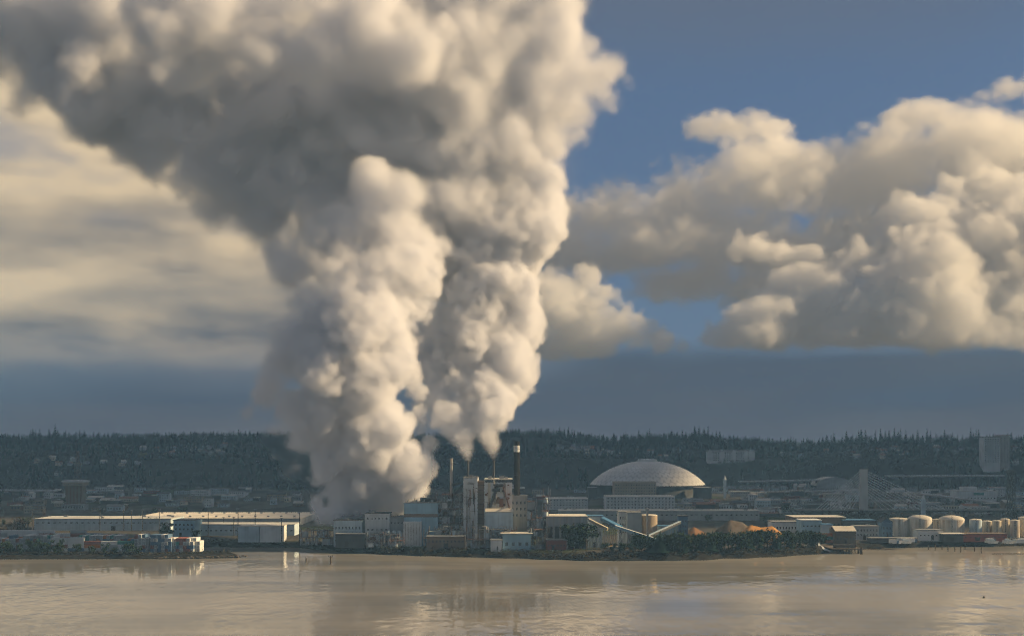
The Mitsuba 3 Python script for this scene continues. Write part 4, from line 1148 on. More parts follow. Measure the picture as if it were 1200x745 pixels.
def far_side():
    r = np.random.default_rng(41)
    # the domed arena
    yc = 1785.0
    cx, R = X(758.5, yc), 67.0 * yc / FOC
    zr, zt = Z(567.5, yc), Z(537.5, yc)
    k = thing('domed_arena', 'huge pale dome over a low arena, its right rim gold in the sun', 'arena')
    part(k, 'ring_wall', MB().lathe(cx, yc, [(R * .93, 5), (R * .93, zr - 1.2), (0, zr - 1.2)], 64), 'dark_wall', 35)
    part(k, 'eaves', MB().lathe(cx, yc, [(R * .93, zr - 1.4), (R * 1.01, zr - 1.0), (R * 1.01, zr + .3), (R * .98, zr + .6)], 64), 'steel_dark', 35)
    prof = [(R * math.sin(t) / math.sin(1.02), zr + (zt - 3 - zr) * (math.cos(t) - math.cos(1.02)) / (1 - math.cos(1.02))) for t in np.linspace(1.02, .0, 22)]
    # panels: the shell is a ring of folded segments
    n = 48
    g = np.arange(n) * 2 * np.pi / n
    v = np.vstack([np.stack([cx + q * (1 + .006 * (np.arange(n) % 2)) * np.cos(g), yc + q * (1 + .006 * (np.arange(n) % 2)) * np.sin(g), np.full(n, z)], 1) for q, z in prof])
    i = np.arange(n); j = (i + 1) % n
    part(k, 'dome_shell', (v, np.vstack([np.stack([i + q * n, j + q * n, j + (q + 1) * n, i + (q + 1) * n], 1) for q in range(len(prof) - 1)])), 'dome')
    part(k, 'crown_ring', MB().lathe(cx, yc, [(14.5, zt - 4), (14.5, zt - 1.6), (13.5, zt - .6), (0, zt)], 32), 'white_wall', 35)
    part(k, 'flagpole', MB().tube([cx, yc, zt - 1], [cx, yc, zt + 8], .25, 6), 'steel_grey')
    for px0, px1, seed in ((690, 700, 1), (816, 834, 2)):
        building('arena_annexe', f'low wing at the {"left" if seed == 1 else "right"} foot of the domed arena', 'building', px0, px1, 571, 1690, 30, 'dark_wall', 'roof_grey', seed=seed)
    building('brick_block', 'wide tan block with dark windows right below the dome', 'building', 720, 769, 564.5, 1560, 30, 'tan_wall', 'cream_wall', parapet=True, win=(16, 5, .25, .92), seed=3)
    building('parking_deck', 'open grey parking deck with rows of white bays below the dome', 'building', 710.5, 791, 581.5, 1420, 40, 'white_wall', 'roof_pale', win=(20, 4, .06, .96), seed=4, door=False)
    building('parking_deck', 'second open parking deck behind the mill and left of the dome', 'building', 640, 689, 584, 1430, 40, 'white_wall', 'roof_pale', win=(13, 4, .06, .96), seed=5, door=False)
    building('rail_shed', 'very long low shed with a pale roof edge behind the silo', 'warehouse', 655, 890, 598, 1230, 26, 'grey_wall', 'roof_pale', win=(40, 1, .4, .7), seed=6, units=8)
    k = thing('clock_tower', 'slim pale tower with a pointed top right of the dome', 'tower')
    Y = 1720.0; x = X(849.5, Y); gz = float(ground(x, Y))
    part(k, 'shaft', MB().box(x - 1.9, x + 1.9, Y - 1.9, Y + 1.9, gz - 1, Z(562, Y)), 'pale_blue_wall')
    part(k, 'cap', MB().lathe(x, Y, [(2.6, Z(562, Y)), (1.6, Z(560.5, Y)), (.15, Z(557, Y)), (0, Z(556.5, Y))], 10), 'white_wall')
    building('low_house', 'dark red shed among the low roofs right of the dome', 'building', 839, 857, 590.5, 1500, 20, 'red_wall', 'roof_red', seed=8, win=(6, 1, .3, .7))
    # the white flats on the bluff
    Y = 2185.0
    k = thing('apartment_house', 'long white apartment house with gables on the bluff right of the dome', 'building')
    gz = float(ground(X(856, Y), Y)) - 2
    zt = Z(529.5, Y)
    part(k, 'wall', MB().box(X(829, Y), X(884.5, Y), Y, Y + 16, min(gz, Z(542, Y)) - 6, zt), 'white_wall')
    part(k, 'windows', windows(MB(), X(830, Y), X(883.5, Y), Z(540.5, Y), Z(529.8, Y), Y, 20, 4, .55, .5), 'glass_dark', kind='stuff')
    part(k, 'roof', MB().gable(X(828, Y), X(885.5, Y), Y - 1, Y + 17, zt, zt + 3.2, 'x'), 'roof_grey')
    for px in (832, 846, 860, 874, 880):
        part(k, 'gable', MB().box(X(px - 2.5, Y), X(px + 2.5, Y), Y - 1.6, Y + 5, Z(541, Y) - 3, zt + 1.0).gable_end(X(px - 2.5, Y), X(px + 2.5, Y), Y - 1.6, Y + 5, zt + 1.0, zt + 4.4, 'y'), 'white_wall')
        part(k, 'gable_roof', MB().gable(X(px - 3, Y), X(px + 3, Y), Y - 2, Y + 6, zt + 1.0, zt + 4.9, 'y'), 'roof_grey')
    # tall flats at the right
    Y = 2110.0
    k = thing('apartment_tower', 'tall pale apartment tower against the sky at the right', 'building')
    zt = Z(512.5, Y)
    gz = float(ground(X(1168, Y), Y)) - 4
    part(k, 'wall', MB().box(X(1153, Y), X(1172, Y), Y, Y + 22, gz, zt), 'white_wall')
    part(k, 'side_wing', MB().box(X(1172, Y), X(1184, Y), Y + 3, Y + 26, gz, Z(510.5, Y)), 'concrete')
    part(k, 'roof', MB().box(X(1152.5, Y), X(1172.3, Y), Y - .5, Y + 22.5, zt, zt + 1.2), 'roof_dark')
    part(k, 'wing_roof', MB().box(X(1172.4, Y), X(1184.4, Y), Y + 2.5, Y + 26.5, Z(510.5, Y), Z(509.7, Y)), 'roof_red')
    part(k, 'windows', windows(MB(), X(1153.6, Y), X(1171.4, Y), Z(542, Y), Z(513.4, Y), Y, 6, 13, .66, .55), 'glass_dark', kind='stuff')
    part(k, 'wing_windows', windows(MB(), X(1173, Y), X(1183.4, Y), Z(542, Y), Z(512, Y), Y + 3, 3, 13, .4), 'glass_dark', kind='stuff')
    for c in range(3):
        part(k, 'balconies', sum_boxes([(X(1155.4 + c * 6.1, Y), X(1157.4 + c * 6.1, Y), Y - 1.2, Y - .07, Z(513.4, Y) - (q + 1) * 3.5, Z(513.4, Y) - (q + 1) * 3.5 + 1.1) for q in range(12)]), 'white_wall', kind='stuff')
    # arched hall
    Y = 1950.0
    k = thing('arched_hall', 'pale hall with a low arched roof behind the cable bridge', 'building')
    a = np.linspace(0, np.pi, 18)
    x0, x1 = X(957, Y), X(1000, Y)
    zc = Z(569, Y)
    pr = [( (x0 + x1) / 2 - (x1 - x0) / 2 * math.cos(t), zc + (Z(559, Y) - zc) * math.sin(t)) for t in a]
    v = [[px_, Y, z] for px_, z in pr] + [[px_, Y + 40, z] for px_, z in pr] + [[(x0 + x1) / 2, Y + .8, zc - 2]]
    n = len(pr)
    f = [[q, q + 1, q + n + 1] for q in range(n - 1)] + [[q, q + n + 1, q + n] for q in range(n - 1)]
    part(k, 'roof', (np.array(v[:-1]), np.array(f)), 'roof_pale')
    part(k, 'front', (np.array([[p_[0], Y + .8, p_[1] - .3] for p_ in pr] + [[x1, Y + .8, 6], [x0, Y + .8, 6], [(x0 + x1) / 2, Y + .8, zc - 4]]), np.array([[q, q + 1, n + 2] for q in range(n - 1)] + [[n - 1, n, n + 2], [n, n + 1, n + 2], [n + 1, 0, n + 2]])), 'grey_wall')
    # cable-stayed bridge
    Y = 1300.0
    k = thing('cable_bridge', 'cable-stayed road bridge with one tall flat pylon at the right', 'bridge')
    zt, zd = Z(550, Y), 13.0
    xa, xb = X(1007.8, Y), X(1016.4, Y)
    part(k, 'pylon', MB().hexa([[xa - .4, Y - 2.5, 4], [xb + .4, Y - 2.5, 4], [xb + .4, Y + 2.5, 4], [xa - .4, Y + 2.5, 4]], [[xa, Y - 2, zt], [xb, Y - 2, zt], [xb, Y + 2, zt], [xa, Y + 2, zt]]), 'pylon')
    part(k, 'pylon_cap', MB().box(xa - .3, xb + .3, Y - 2.3, Y + 2.3, zt, zt + .6), 'concrete')
    xe = X(1300, Y)
    part(k, 'deck', MB().box(X(930, Y), xa - .6, Y - 9, Y + 9, zd - 1.8, zd).box(xa - .6, xb + .6, Y - 9, Y - 3, zd - 1.8, zd).box(xa - .6, xb + .6, Y + 3, Y + 9, zd - 1.8, zd).box(xb + .6, xe, Y - 9, Y + 9, zd - 1.8, zd), 'steel_dark')
    for s in (-1, 1):
        part(k, 'parapet', MB().box(X(930, Y), xe, Y + s * 8.7 - .15, Y + s * 8.7 + .15, zd + .002, zd + 1.1), 'concrete')
    for px in (940, 968, 1052, 1090, 1130, 1170, 1210):
        part(k, 'pier', MB().box(X(px, Y) - 1.2, X(px, Y) + 1.2, Y - 6, Y + 6, 4, zd - 1.81), 'concrete')
    for q in range(11):
        za = zt - 2.0 - q * 2.6
        for s, xs, far in ((-1, xa, X(956, Y)), (1, xb, X(1108, Y))):
            e = xs + (far - xs) * (1 - q / 12.5)
            part(k, 'cable', MB().tube([xs, Y, za], [e, Y, zd + .3], .27, 5), 'cable_grey')
    # dark lifting tower at the right edge
    k = thing('lift_tower', 'dark steel lattice tower near the right edge', 'tower')
    Y = 1245.0
    m = MB(); zt, gz = Z(553.5, Y), 5.0
    x0, x1 = X(1183.5, Y), X(1189.5, Y)
    for xx in (x0, x1):
        for yy in (Y, Y + 6):
            m.box(xx - .45, xx + .45, yy - .45, yy + .45, gz - 1, zt)
    part(k, 'legs', m, 'steel_dark')
    m = MB()
    for q in range(9):
        za, zb = gz + (zt - gz) * q / 9, gz + (zt - gz) * (q + 1) / 9
        for yy in (Y, Y + 6):
            m.beam([x0, yy, za], [x1, yy, zb], .4).beam([x1, yy, za], [x0, yy, zb], .4).beam([x0, yy, zb], [x1, yy, zb], .4)
    part(k, 'bracing', m, 'steel_dark')
    part(k, 'head', MB().box(x0 - 1, x1 + 1, Y - 1, Y + 7, zt, zt + 2.2), 'steel_dark')
    # canopied little tower
    Y = 1290.0
    k = thing('domed_turret', 'small white turret with a pointed cap before the bridge cables', 'tower')
    x = X(1078, Y)
    part(k, 'shaft', MB().box(x - 2, x + 2, Y - 12, Y - 8.9, 4, Z(584, Y)), 'pale_blue_wall')
    part(k, 'cap', MB().lathe(x, Y - 10.5, [(2.2, Z(584, Y)), (1.3, Z(582, Y)), (.1, Z(579, Y))], 10), 'white_wall')
    building('museum_hall', 'pale low hall with a ragged roofline behind the right bridge cables', 'building', 1063, 1084, 577, 1800, 20, 'cream_wall', 'roof_pale', seed=9, units=4)
    k, b = building('white_terminal', 'broad white building with a green sign panel at the right', 'building', 1121, 1168, 575, 1620, 24, 'white_wall', 'roof_pale', seed=10, win=(12, 1, .2, .45), units=5)
    part(k, 'sign_panel', MB().box(X(1141, 1620), X(1153, 1620), 1619.6, 1619.95, Z(580, 1620), Z(577.2, 1620)), 'container_green')
    part(k, 'penthouse', MB().box(X(1130, 1620), X(1147, 1620), 1626, 1638, b[5], Z(570.5, 1620)), 'white_wall')
    viaduct('pale elevated road at the far left below the hill', (-30, 574), (66, 574.5), 1780)
    viaduct('long pale viaduct at the foot of the bluff right of the dome', (866, 564), (962, 562), 1960, piers=9)
    viaduct('thin pale viaduct at the foot of the bluff beyond the bridge', (1038, 557.5), (1176, 557), 1985, piers=12)
    viaduct('elevated ramp sloping down to the right behind the white terminal', (1085, 578.5), (1180, 590), 1560, 1480, piers=9)
    viaduct('low highway deck crossing the flats in front of the bluff', (880, 577), (1010, 574), 1800, piers=9)


def sum_boxes(L):
    m = MB()
    for b in L:
        m.box(*b)
    return m


def dome_fn(p, n, uv):
    x, y = p.x - DOME[0], p.y - DOME[1]
    a = dr.atan2(y, x) * (48 / 6.2832)
    rr = dr.sqrt(x * x + y * y)
    tri = dr.abs(a - dr.floor(a) - .5) * 2
    diamonds = smoothstep(.42, .5, dr.abs(tri - (rr / 9 - dr.floor(rr / 9))))
    c = mix((.76, .76, .74), (.48, .51, .54), diamonds * .8)
    return mix(c, (.24, .21, .17), .6 * fbm(p.x * .05, p.y * .05, p.z * .02, 4))


DOME = (X(758.5, 1785), 1785.0)
scene['mat_dome'] = {'type': 'twosided', 'b': {'type': 'principled', 'base_color': proc(dome_fn), 'roughness': .55, 'specular': .4}}
surface('pylon', (.50, .50, .49), dirt=.4)
far_side()


# ------------------------------------------------------------------ the right shore
def right_shore():
    r = np.random.default_rng(51)
    # shore trees from the silo to the little harbour
    spots = [(672, 650, 21, 'leafy'), (687, 650, 20, 'leafy'), (680, 652, 15, 'leafy')]
    for q, (px, py, h, kd) in enumerate(spots):
        Yq = 892 + q * 2
        tree(kd, q, X(px, Yq), Yq, h, 'big round dark tree on the shore right of the mill', 'big round trees right of the mill', wide=1.25, rot=40 * q)
    px = 706.0; q = 0
    while px < 962:
        Yq = float(shore(X(px, 890))) + r.uniform(8, 20)
        low = px < 748
        h = r.uniform(6, 9) if low else r.uniform(10.5, 15.5) if px < 905 else r.uniform(9, 13.5)
        if not (low and r.random() < .45):
            kd = 'fir' if r.random() < .42 else 'leafy'
            where = 'below the silo' if px < 800 else 'below the chip heaps' if px < 900 else 'near the little harbour'
            tree(kd, q + int(r.integers(9)), X(px, Yq), Yq, h * (1.1 if kd == 'fir' else 1), f'dark {"pointed" if kd == "fir" else "bushy"} shore tree {where}', f'{"pointed" if kd == "fir" else "bushy"} shore trees {where}',
                 wide=r.uniform(1.5, 2.0) if kd == 'fir' else r.uniform(1.0, 1.35), rot=r.uniform(0, 360), name='shore_tree')
        q += 1
        px += r.uniform(2.6, 4.6)
    building('harbour_shed', 'long brown shed with a sunlit flat roof behind the orange chip heap', 'building', 930, 991, 605.5, 1090, 34, 'brown_wall', 'roof_pale', win=(12, 1, .3, .6), seed=1)
    building('harbour_shed', 'bright blue shed with pale bands beside the chip heap', 'building', 939, 963, 609, 1010, 18, 'blue_wall', 'white_wall', seed=2, win=[(5, 1, .2, .4), (5, 1, .55, .75)])
    building('harbour_shed', 'white low building with dark windows left of the blue shed', 'building', 905, 938, 611, 1030, 18, 'white_wall', 'roof_grey', seed=3, win=(9, 1, .35, .75))
    building('harbour_shed', 'small blue shed right of the banded blue shed', 'building', 963, 976, 614, 1005, 12, 'pale_blue_wall', 'roof_blue', seed=4)
    building('harbour_shed', 'weathered timber boathouse with a pale pitched roof on the harbour', 'building', 979, 1003, 622.5, 950, 18, 'timber', 'roof_pale', 'gable_x', rise=3.5, seed=5, win=(6, 1, .2, .6))
    building('harbour_shed', 'grey two-storey house right of the pale-roofed boathouse', 'building', 1003, 1030, 616, 985, 14, 'grey_wall', 'roof_grey', seed=6, win=(7, 2, .2, .85), units=2)
    building('harbour_shed', 'dark low shed behind the harbour with a blue-grey roof', 'building', 988, 1026, 609, 1085, 18, 'dark_wall', 'roof_blue', seed=7, win=(8, 1, .4, .8))
    building('harbour_shed', 'small dark house with a steep roof left of the storage tanks', 'building', 1033, 1046, 612, 995, 10, 'container_blue', 'roof_dark', 'gable_y', rise=3.5, seed=8, win=(3, 2, .2, .8))
    for j, c in enumerate(('orange', 'green', 'orange')):
        k = thing('shipping_container', ('orange container, lowest of the three by the harbour trees', 'teal container between two orange ones by the harbour trees', 'orange container, topmost of the three by the harbour trees')[j], 'container')
        Yq = 958
        part(k, 'box', MB().box(X(957, Yq), X(976, Yq), Yq, Yq + 2.5, 4.9 + j * 2.64, 7.5 + j * 2.64), 'container_' + c)
        part(k, 'top_rail', MB().box(X(957, Yq) - .04, X(976, Yq) + .04, Yq - .04, Yq + 2.54, 7.26 + j * 2.64, 7.51 + j * 2.64), 'container_' + c)
    # boat slide: a pale curved trough down to the water
    k = thing('boat_slide', 'pale curved slipway running down to the water beside the timber dock', 'slipway')
    m = MB(); pts = [at(957.5, 632.5, 945), at(961, 638, 936), at(966, 642, 929), at(974, 644.5, 921)]
    pts[0][2] = 6.5; pts[1][2] = 4.5; pts[2][2] = 2.6; pts[3][2] = 1.2
    for a, b in zip(pts, pts[1:]):
        m.beam(a, b, 2.6, .5)
    part(k, 'track', m, 'white_wall')
    # timber dock with piles
    k = thing('timber_dock', 'dark timber dock on crowded piles at the little harbour', 'dock')
    Yd = 915.0
    part(k, 'deck', MB().box(X(975, Yd), X(1012, Yd), Yd, Yd + 32, 3.4, 4.0), 'timber')
    for q in range(34):
        xx, yy = r.uniform(X(975.5, Yd), X(1011.5, Yd)), Yd + r.uniform(.3, 10)
        part(k, 'pile', MB().tube([xx, yy, -2], [xx + r.normal(0, .1), yy, 3.39 if r.random() < .7 else 4.0 + r.uniform(.5, 1.6)], .28, 6), 'timber')
    part(k, 'crib', MB().box(X(979, Yd), X(1005, Yd), Yd + 5, Yd + 7, 4.0, 6.8), 'timber')
    for q in range(3):
        part(k, 'dolphin', MB().tube([X(1008 + q, Yd), Yd - 1.2 - .3 * q, -2], [X(1008.5 + q * .6, Yd), Yd - .8, 5.2], .4, 6), 'timber')
    # tank farm
    tank('storage_tank', 'large white storage tank with a domed roof, left one of the two domed tanks', 1069, 1096.5, 604, 1015, .16)
    tank('storage_tank', 'large white storage tank with a domed roof, right one of the two domed tanks', 1106, 1135, 604.5, 1012, .16)
    tank('storage_tank', 'plain pale tank left of the two domed tanks', 1046, 1068, 607, 1020, .05)
    tank('storage_tank', 'cream tank wedged between the two domed tanks', 1095.5, 1107, 608, 1040, .04, 'cream_wall')
    for q, (a, b, t, lab) in enumerate(((1139, 1153, 608, 'pale blue-grey'), (1153, 1165, 610, 'squat white'), (1165, 1175, 609.5, 'narrow cream'), (1175, 1185, 607.5, 'taller cream'), (1186, 1197, 609, 'streaked white'), (1197, 1212, 605.5, 'large cream'))):
        tank('storage_tank', f'{lab} tank in the row at the right edge', a, b, t, 1012 + 8 * (q % 2), .08, 'cream_wall' if 'cream' in lab else 'tank_white' if q != 0 else 'pale_blue_wall')
    building('harbour_shed', 'white low building in front of the left domed tank', 'building', 1076, 1105, 620.5, 985, 12, 'white_wall', 'roof_grey', seed=11, win=(6, 1, .3, .6))
    building('harbour_shed', 'dark shed with a pale canopy in front of the right domed tank', 'building', 1106, 1129, 625, 975, 10, 'dark_wall', 'roof_pale', seed=12, over=1.4)
    building('harbour_shed', 'long dark red shed below the tank row', 'building', 1128, 1180, 625, 978, 12, 'red_wall', 'brown_wall', seed=13, win=(9, 1, .3, .6))
    building('harbour_shed', 'dark low shed on the quay left of the red shed', 'building', 1020, 1075, 630, 968, 10, 'dark_wall', 'roof_grey', seed=14, win=(9, 1, .3, .7))
    # boats ashore and trucks
    for q in range(17):
        px = r.uniform(1047, 1070) if q < 8 else r.uniform(1158, 1199)
        Yq = r.uniform(945, 962)
        x, g = X(px, Yq), 5.0
        if q % 3 == 0:
            k = thing('parked_truck', f'white box truck parked on the quay {"below the left tanks" if q < 8 else "near the right edge"}', 'truck', f'white trucks {"below the left tanks" if q < 8 else "near the right edge"}')
            part(k, 'box_body', MB().box(x - 3, x + 2.6, Yq, Yq + 2.4, g + .9, g + 3.6), 'white_wall')
            part(k, 'cab', MB().box(x + 2.7, x + 4.4, Yq + .1, Yq + 2.3, g + .7, g + 2.9), 'container_blue')
            for xx in (x - 2, x + 3.4):
                part(k, 'wheel', MB().tube([xx, Yq - .05, g + .48], [xx, Yq + 2.45, g + .48], .48, 10), 'chimney_black')
        else:
            k = thing('moored_boat', f'white cabin boat laid up on the quay {"below the left tanks" if q < 8 else "near the right edge"}', 'boat', f'white boats {"below the left tanks" if q < 8 else "near the right edge"}')
            L = r.uniform(3.5, 5)
            part(k, 'hull', MB().hexa([[x - L, Yq + .5, g + .3], [x + L * .7, Yq + .8, g + .3], [x + L * .7, Yq + 1.4, g + .3], [x - L, Yq + 1.9, g + .3]], [[x - L, Yq, g + 1.9], [x + L, Yq + 1.1, g + 2.3], [x + L, Yq + 1.3, g + 2.3], [x - L, Yq + 2.4, g + 1.9]]), 'white_wall')
            part(k, 'cabin', MB().hexa([[x - L * .5, Yq + .4, g + 1.9], [x + L * .3, Yq + .5, g + 1.95], [x + L * .3, Yq + 1.9, g + 1.95], [x - L * .5, Yq + 2, g + 1.9]], [[x - L * .5, Yq + .5, g + 3.5], [x + L * .1, Yq + .6, g + 3.4], [x + L * .1, Yq + 1.8, g + 3.4], [x - L * .5, Yq + 1.9, g + 3.5]]), 'pale_blue_wall')
            part(k, 'mast', MB().tube([x, Yq + 1.2, g + 3.3], [x, Yq + 1.2, g + 5.6], .06, 4), 'steel_grey')
    # piles standing in the water, and floating booms
    for q, (px, pt, pb) in enumerate(((1088, 638, 644), (1096, 638, 645), (1104, 639, 644), (1111, 639, 646), (1119, 640, 646), (1126, 639.5, 647), (1131, 640.5, 644), (1142, 641, 646), (1150, 641, 648))):
        Yq = EYE * FOC / (pb - 522)
        single('harbour_pile', MB().tube([X(px, Yq), Yq, -2], [X(px, Yq), Yq, Z(pt, Yq)], .42, 7), 'timber', 'dark timber pile standing in the water before the tank farm', 'pile', 'piles before the tank farm')
    for pa, pb, lab in ((1163, 1230, 'long dark log boom floating at the right edge'), (1012, 1042, 'thin dark log boom right of the timber dock')):
        Yq = EYE * FOC / ((649 if pa > 1100 else 644) - 522)
        k = thing('log_boom', lab, 'boom')
        xx = X(pa, Yq)
        while xx < X(pb, Yq):
            part(k, 'log', MB().tube([xx, Yq + r.normal(0, .3), .15], [xx + 7, Yq + r.normal(0, .3), .15], .5, 7), 'timber')
            xx += 7.4
    # two navigation piles off the mill, one with a crossarm
    for px, pt, pb, lab in ((359, 653, 658.6, 'lone short pile in the water off the mill'), (387.5, 651, 661, 'pile with a small crossarm standing in the water off the mill')):
        Yq = EYE * FOC / (pb - 522)
        k = thing('channel_marker', lab, 'marker')
        x, z = X(px, Yq), Z(pt, Yq)
        part(k, 'pile', MB().tube([x, Yq, -2], [x, Yq, z], .62, 8, .5), 'timber')
        if 'crossarm' in lab:
            part(k, 'crossarm', MB().box(x - 1.6, x + 1.6, Yq - .15, Yq + .15, z - .9, z - .5), 'timber')
            part(k, 'arm_tip', MB().box(x - 1.6, x - 1.2, Yq - .15, Yq + .15, z - .5, z + .5), 'timber')
            part(k, 'arm_tip', MB().box(x + 1.2, x + 1.6, Yq - .15, Yq + .15, z - .5, z + .5), 'timber')
        else:
            part(k, 'pile_cap', MB().lathe(x, Yq, [(.66, z - .4), (.66, z), (.2, z + .5), (0, z + .5)], 8), 'steel_grey')
    Yq = EYE * FOC / (700 - 522.0)
    k = thing('floating_buoy', 'tiny dark buoy on the open water at the lower right', 'buoy')
    part(k, 'float', MB().lathe(X(1153, Yq), Yq, [(0, -.5), (.6, -.2), (.6, .4), (.25, .8), (0, .9)], 10), 'timber', 40)


right_shore()


# ------------------------------------------------------------------ houses on the hill and low roofs on the flats
def hill_house(px, py, Y, label, group, r):
    x = X(px, Y); g = float(ground(x, Y))
    w, d, h = r.uniform(7, 12), r.uniform(6, 9), r.uniform(3.5, 6.5)
    k = thing('hill_house', label, 'house', group)
    wall = str(r.choice(['white_wall', 'white_wall', 'pale_blue_wall', 'cream_wall', 'grey_wall', 'tan_wall']))
    al = 'x' if r.random() < .6 else 'y'
    ri = r.uniform(1.8, 3.2)
    m = MB().box(x - w / 2, x + w / 2, Y, Y + d, g - 4, g + h).gable_end(x - w / 2, x + w / 2, Y, Y + d, g + h, g + h + ri, al)
    part(k, 'wall', m, wall)
    part(k, 'roof', MB().gable(x - w / 2 - .5, x + w / 2 + .5, Y - .5, Y + d + .5, g + h + .02, g + h + ri + .05, al), str(r.choice(['roof_grey', 'roof_dark', 'roof_pale', 'roof_red'])))
    part(k, 'windows', windows(MB(), x - w / 2 + .4, x + w / 2 - .4, g + .6, g + h, Y, int(w / 2.6), 1 if h < 5 else 2, .45, .45), 'glass_dark', kind='stuff')
    if r.random() < .5:
        part(k, 'chimney', MB().box(x + w * .2, x + w * .2 + .8, Y + d * .3, Y + d * .3 + .8, g + h, g + h + ri + 1), 'brown_wall')


def y_for(px, py, lo, hi):
    """where the ray at this pixel meets the ground between two distances"""
    Ys = np.arange(lo, hi, 4.0)
    g = ground(X(px, Ys), Ys)
    d = Z(py, Ys) - g
    i = np.argmax(d < 0)
    return float(Ys[i]) if (d < 0).any() else hi


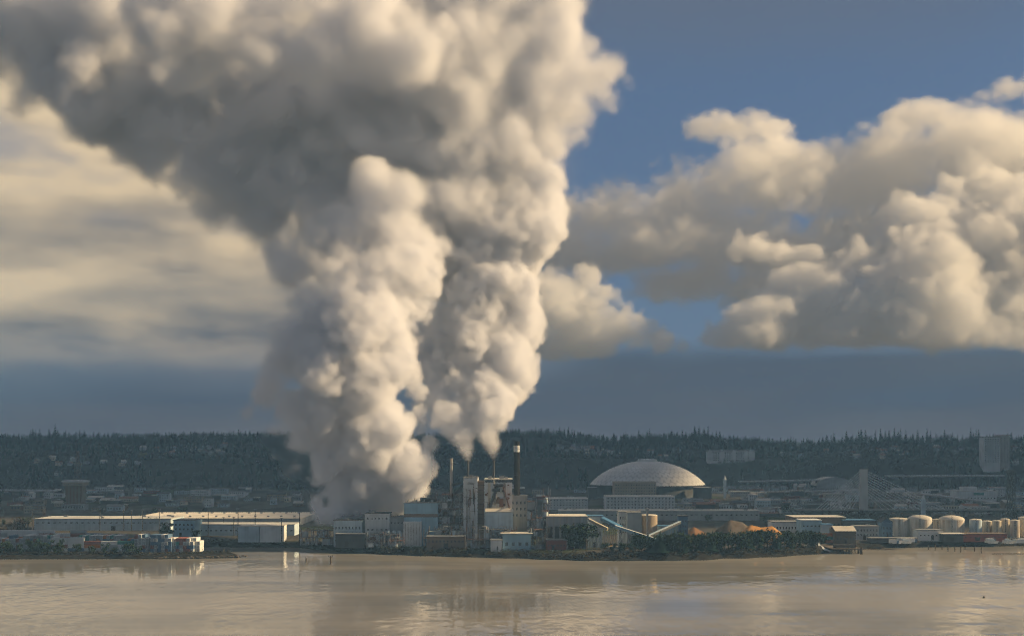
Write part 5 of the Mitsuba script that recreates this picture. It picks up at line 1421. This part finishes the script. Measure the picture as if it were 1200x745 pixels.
def houses():
    r = np.random.default_rng(61)
    zones = [(165, 265, 519, 534, 26, 'on the hill left of the steam'), (15, 112, 534, 556, 9, 'low on the hill at the far left'), (120, 175, 538, 546, 4, 'amid trees left of the steam'),
             (648, 722, 521, 534, 40, 'in the crowded row on the bluff behind the black chimney'), (722, 800, 526, 540, 9, 'on the bluff above the dome'), (985, 1066, 524, 536, 20, 'on the wooded bluff above the bridge'),
             (1085, 1150, 524, 531, 6, 'below the firs left of the apartment tower'), (900, 985, 528, 540, 3, 'amid trees right of the long white apartment house'), (1184, 1199, 524, 545, 6, 'right of the apartment tower')]
    for a, b, t, u, n, where in zones:
        for q in range(n):
            px, py = r.uniform(a, b), r.uniform(t, u)
            Y = y_for(px, py + 1.5, 2060, 2420)
            hill_house(px, py, Y, f'small house {where}', f'small houses {where}', r)
    # low roofs across the flats
    zones = [(0, 140, 577, 602, 40, 'left of the flared tower', 'far left'), (100, 350, 574, 596, 60, 'behind the yellow-roofed warehouse', 'left'), (560, 720, 572, 598, 36, 'on the flats behind the mill', 'mid'),
             (792, 905, 571, 600, 75, 'on the flats right of the dome', 'dome'), (880, 1010, 571, 606, 95, 'on the flats left of the bridge pylon', 'bridge'), (1018, 1200, 574, 606, 80, 'on the flats around the right bridge cables', 'right')]
    mats = [('white', 'white_wall'), ('grey', 'grey_wall'), ('tan', 'tan_wall'), ('brown', 'brown_wall'), ('dark', 'dark_wall'), ('blue-grey', 'pale_blue_wall'), ('red-brown', 'red_wall'), ('cream', 'cream_wall')]
    pr = [.30, .18, .08, .08, .12, .15, .04, .05]
    taken = [(DOME[0] - 112, DOME[0] + 112, 1540, 1890), (X(710, 1420), X(791, 1420), 1400, 1480), (X(640, 1430), X(689, 1430), 1410, 1490), (X(655, 1230), X(890, 1230), 1215, 1270), (X(930, 1300), X(1300, 1300), 1280, 1322),
             (X(40, 1090), X(352, 1160), 1080, 1290), (X(73, 1500), X(99, 1500), 1480, 1530), (X(1121, 1620), X(1168, 1620), 1600, 1660)]
    for a, b, t, u, n, where, _ in zones:
        for q in range(n):
            px, py = r.uniform(a, b), r.uniform(t, u)
            Y = base_y(py)
            if Y > 2030:
                Y = r.uniform(1900, 2030)
            w, d, h = r.uniform(6, 30), r.uniform(6, 15), r.choice([4, 5, 6.5, 8.5, 11], p=[.3, .3, .2, .15, .05])
            x = X(px, Y)
            if any(x + w / 2 > c[0] and x - w / 2 < c[1] and Y + d > c[2] and Y < c[3] for c in taken):
                continue
            taken.append((x - w / 2 - 1, x + w / 2 + 1, Y - 1, Y + d + 1))
            g = float(ground(x, Y))
            nm, mt = mats[r.choice(8, p=np.array(pr) / sum(pr))]
            pitched = r.random() < .25
            k = thing('low_building', f'small {nm} {"pitched" if pitched else "flat"}-roofed building {where}', 'building', f'small {nm} {"pitched" if pitched else "flat"}-roofed buildings {where}')
            rm = str(r.choice(['roof_grey', 'roof_pale', 'roof_dark', 'roof_red', 'roof_pale'], p=[.35, .25, .25, .05, .1]))
            if pitched:
                part(k, 'wall', MB().box(x - w / 2, x + w / 2, Y, Y + d, g - 1, g + h).gable_end(x - w / 2, x + w / 2, Y, Y + d, g + h, g + h + 2.4, 'x'), mt)
                part(k, 'roof', MB().gable(x - w / 2 - .4, x + w / 2 + .4, Y - .4, Y + d + .4, g + h + .02, g + h + 2.45, 'x'), rm)
            else:
                part(k, 'wall', MB().box(x - w / 2, x + w / 2, Y, Y + d, g - 1, g + h - .4), mt)
                part(k, 'roof', MB().box(x - w / 2 - .3, x + w / 2 + .3, Y - .3, Y + d + .3, g + h - .4, g + h), rm)
                if r.random() < .5:
                    part(k, 'roof_unit', MB().box(x - 1.2, x + 1.2, Y + d * .4, Y + d * .4 + 1.8, g + h, g + h + 1.3), 'steel_grey')
            part(k, 'windows', windows(MB(), x - w / 2 + .6, x + w / 2 - .6, g + .8, g + h - .6, Y, max(2, int(w / 3.2)), max(1, int(h / 3.4)), .5, .5), 'glass_dark', kind='stuff')
    # street and yard trees on the flats
    for q in range(120):
        u = r.uniform(0, 1200)
        Y = r.uniform(1080, 2010)
        x = X(u, Y)
        if any(c[0] - 3 < x < c[1] + 3 and c[2] - 3 < Y < c[3] + 3 for c in taken) or 360 < u < 560:
            continue
        where = 'left of the mill' if u < 460 else 'behind the mill' if u < 800 else 'right of the dome'
        kd = 'bare' if r.random() < .6 else 'leafy'
        tree(kd, q, x, Y, r.uniform(6, 12), f'{"bare brown" if kd == "bare" else "dark evergreen"} tree among the low roofs {where}', f'{"bare" if kd == "bare" else "evergreen"} trees on the flats {where}', rot=r.uniform(0, 360), wide=r.uniform(1.0, 1.4))
    for q in range(26):
        u, Y = r.uniform(988, 1046), r.uniform(1180, 1270)
        tree('bare', q, X(u, Y), Y, r.uniform(8, 13), 'bare brown tree in the thicket at the foot of the bridge pylon', 'bare trees at the bridge pylon', rot=r.uniform(0, 360), wide=1.3)
    tree('gold', 1, X(168, 2180), 2180, 15, 'pale yellow-green tree alone on the dark hillside at the left', None, wide=1.3)


houses()


def brush():
    """low scrub along the banks"""
    r = np.random.default_rng(71)
    v, f = [], []
    for q in range(5200):
        if q < 3600:
            u = r.uniform(240, 1000) if q < 3000 else r.uniform(1000, 1215)
            x = (u - 600) / FOC * 900
            y = float(shore(x)) + (r.uniform(.8, 5) if q % 2 else r.uniform(2.5, 13)); x = x * y / 900; z = float(min(5.0, .3 + (y - shore(x)) * .7))
        else:
            x = r.uniform(-420, -212); y = 877 + max(0, (x + 262) * .3) + r.uniform(0, 8); z = 1.4 + min(1.4, (y - 877) * .25)
        s = r.uniform(.4, 1.3)
        for _ in range(4):
            d = r.normal(size=3) * s * .6; d[2] = abs(d[2])
            t, o = r.normal(size=3) * s * .55, r.normal(size=3) * s * .4
            p = np.array([x, y, z]) + d
            b = len(v); v += [p + t, p + o, p - t]; f += [[b, b + 1, b + 2]]
    scene['undergrowth'] = mikit.ply((np.array(v), np.array(f)), 'mat_brush')
    labels['undergrowth'] = {'label': 'dark scrub growing along the banks above the water', 'category': 'undergrowth', 'kind': 'stuff'}


brush()
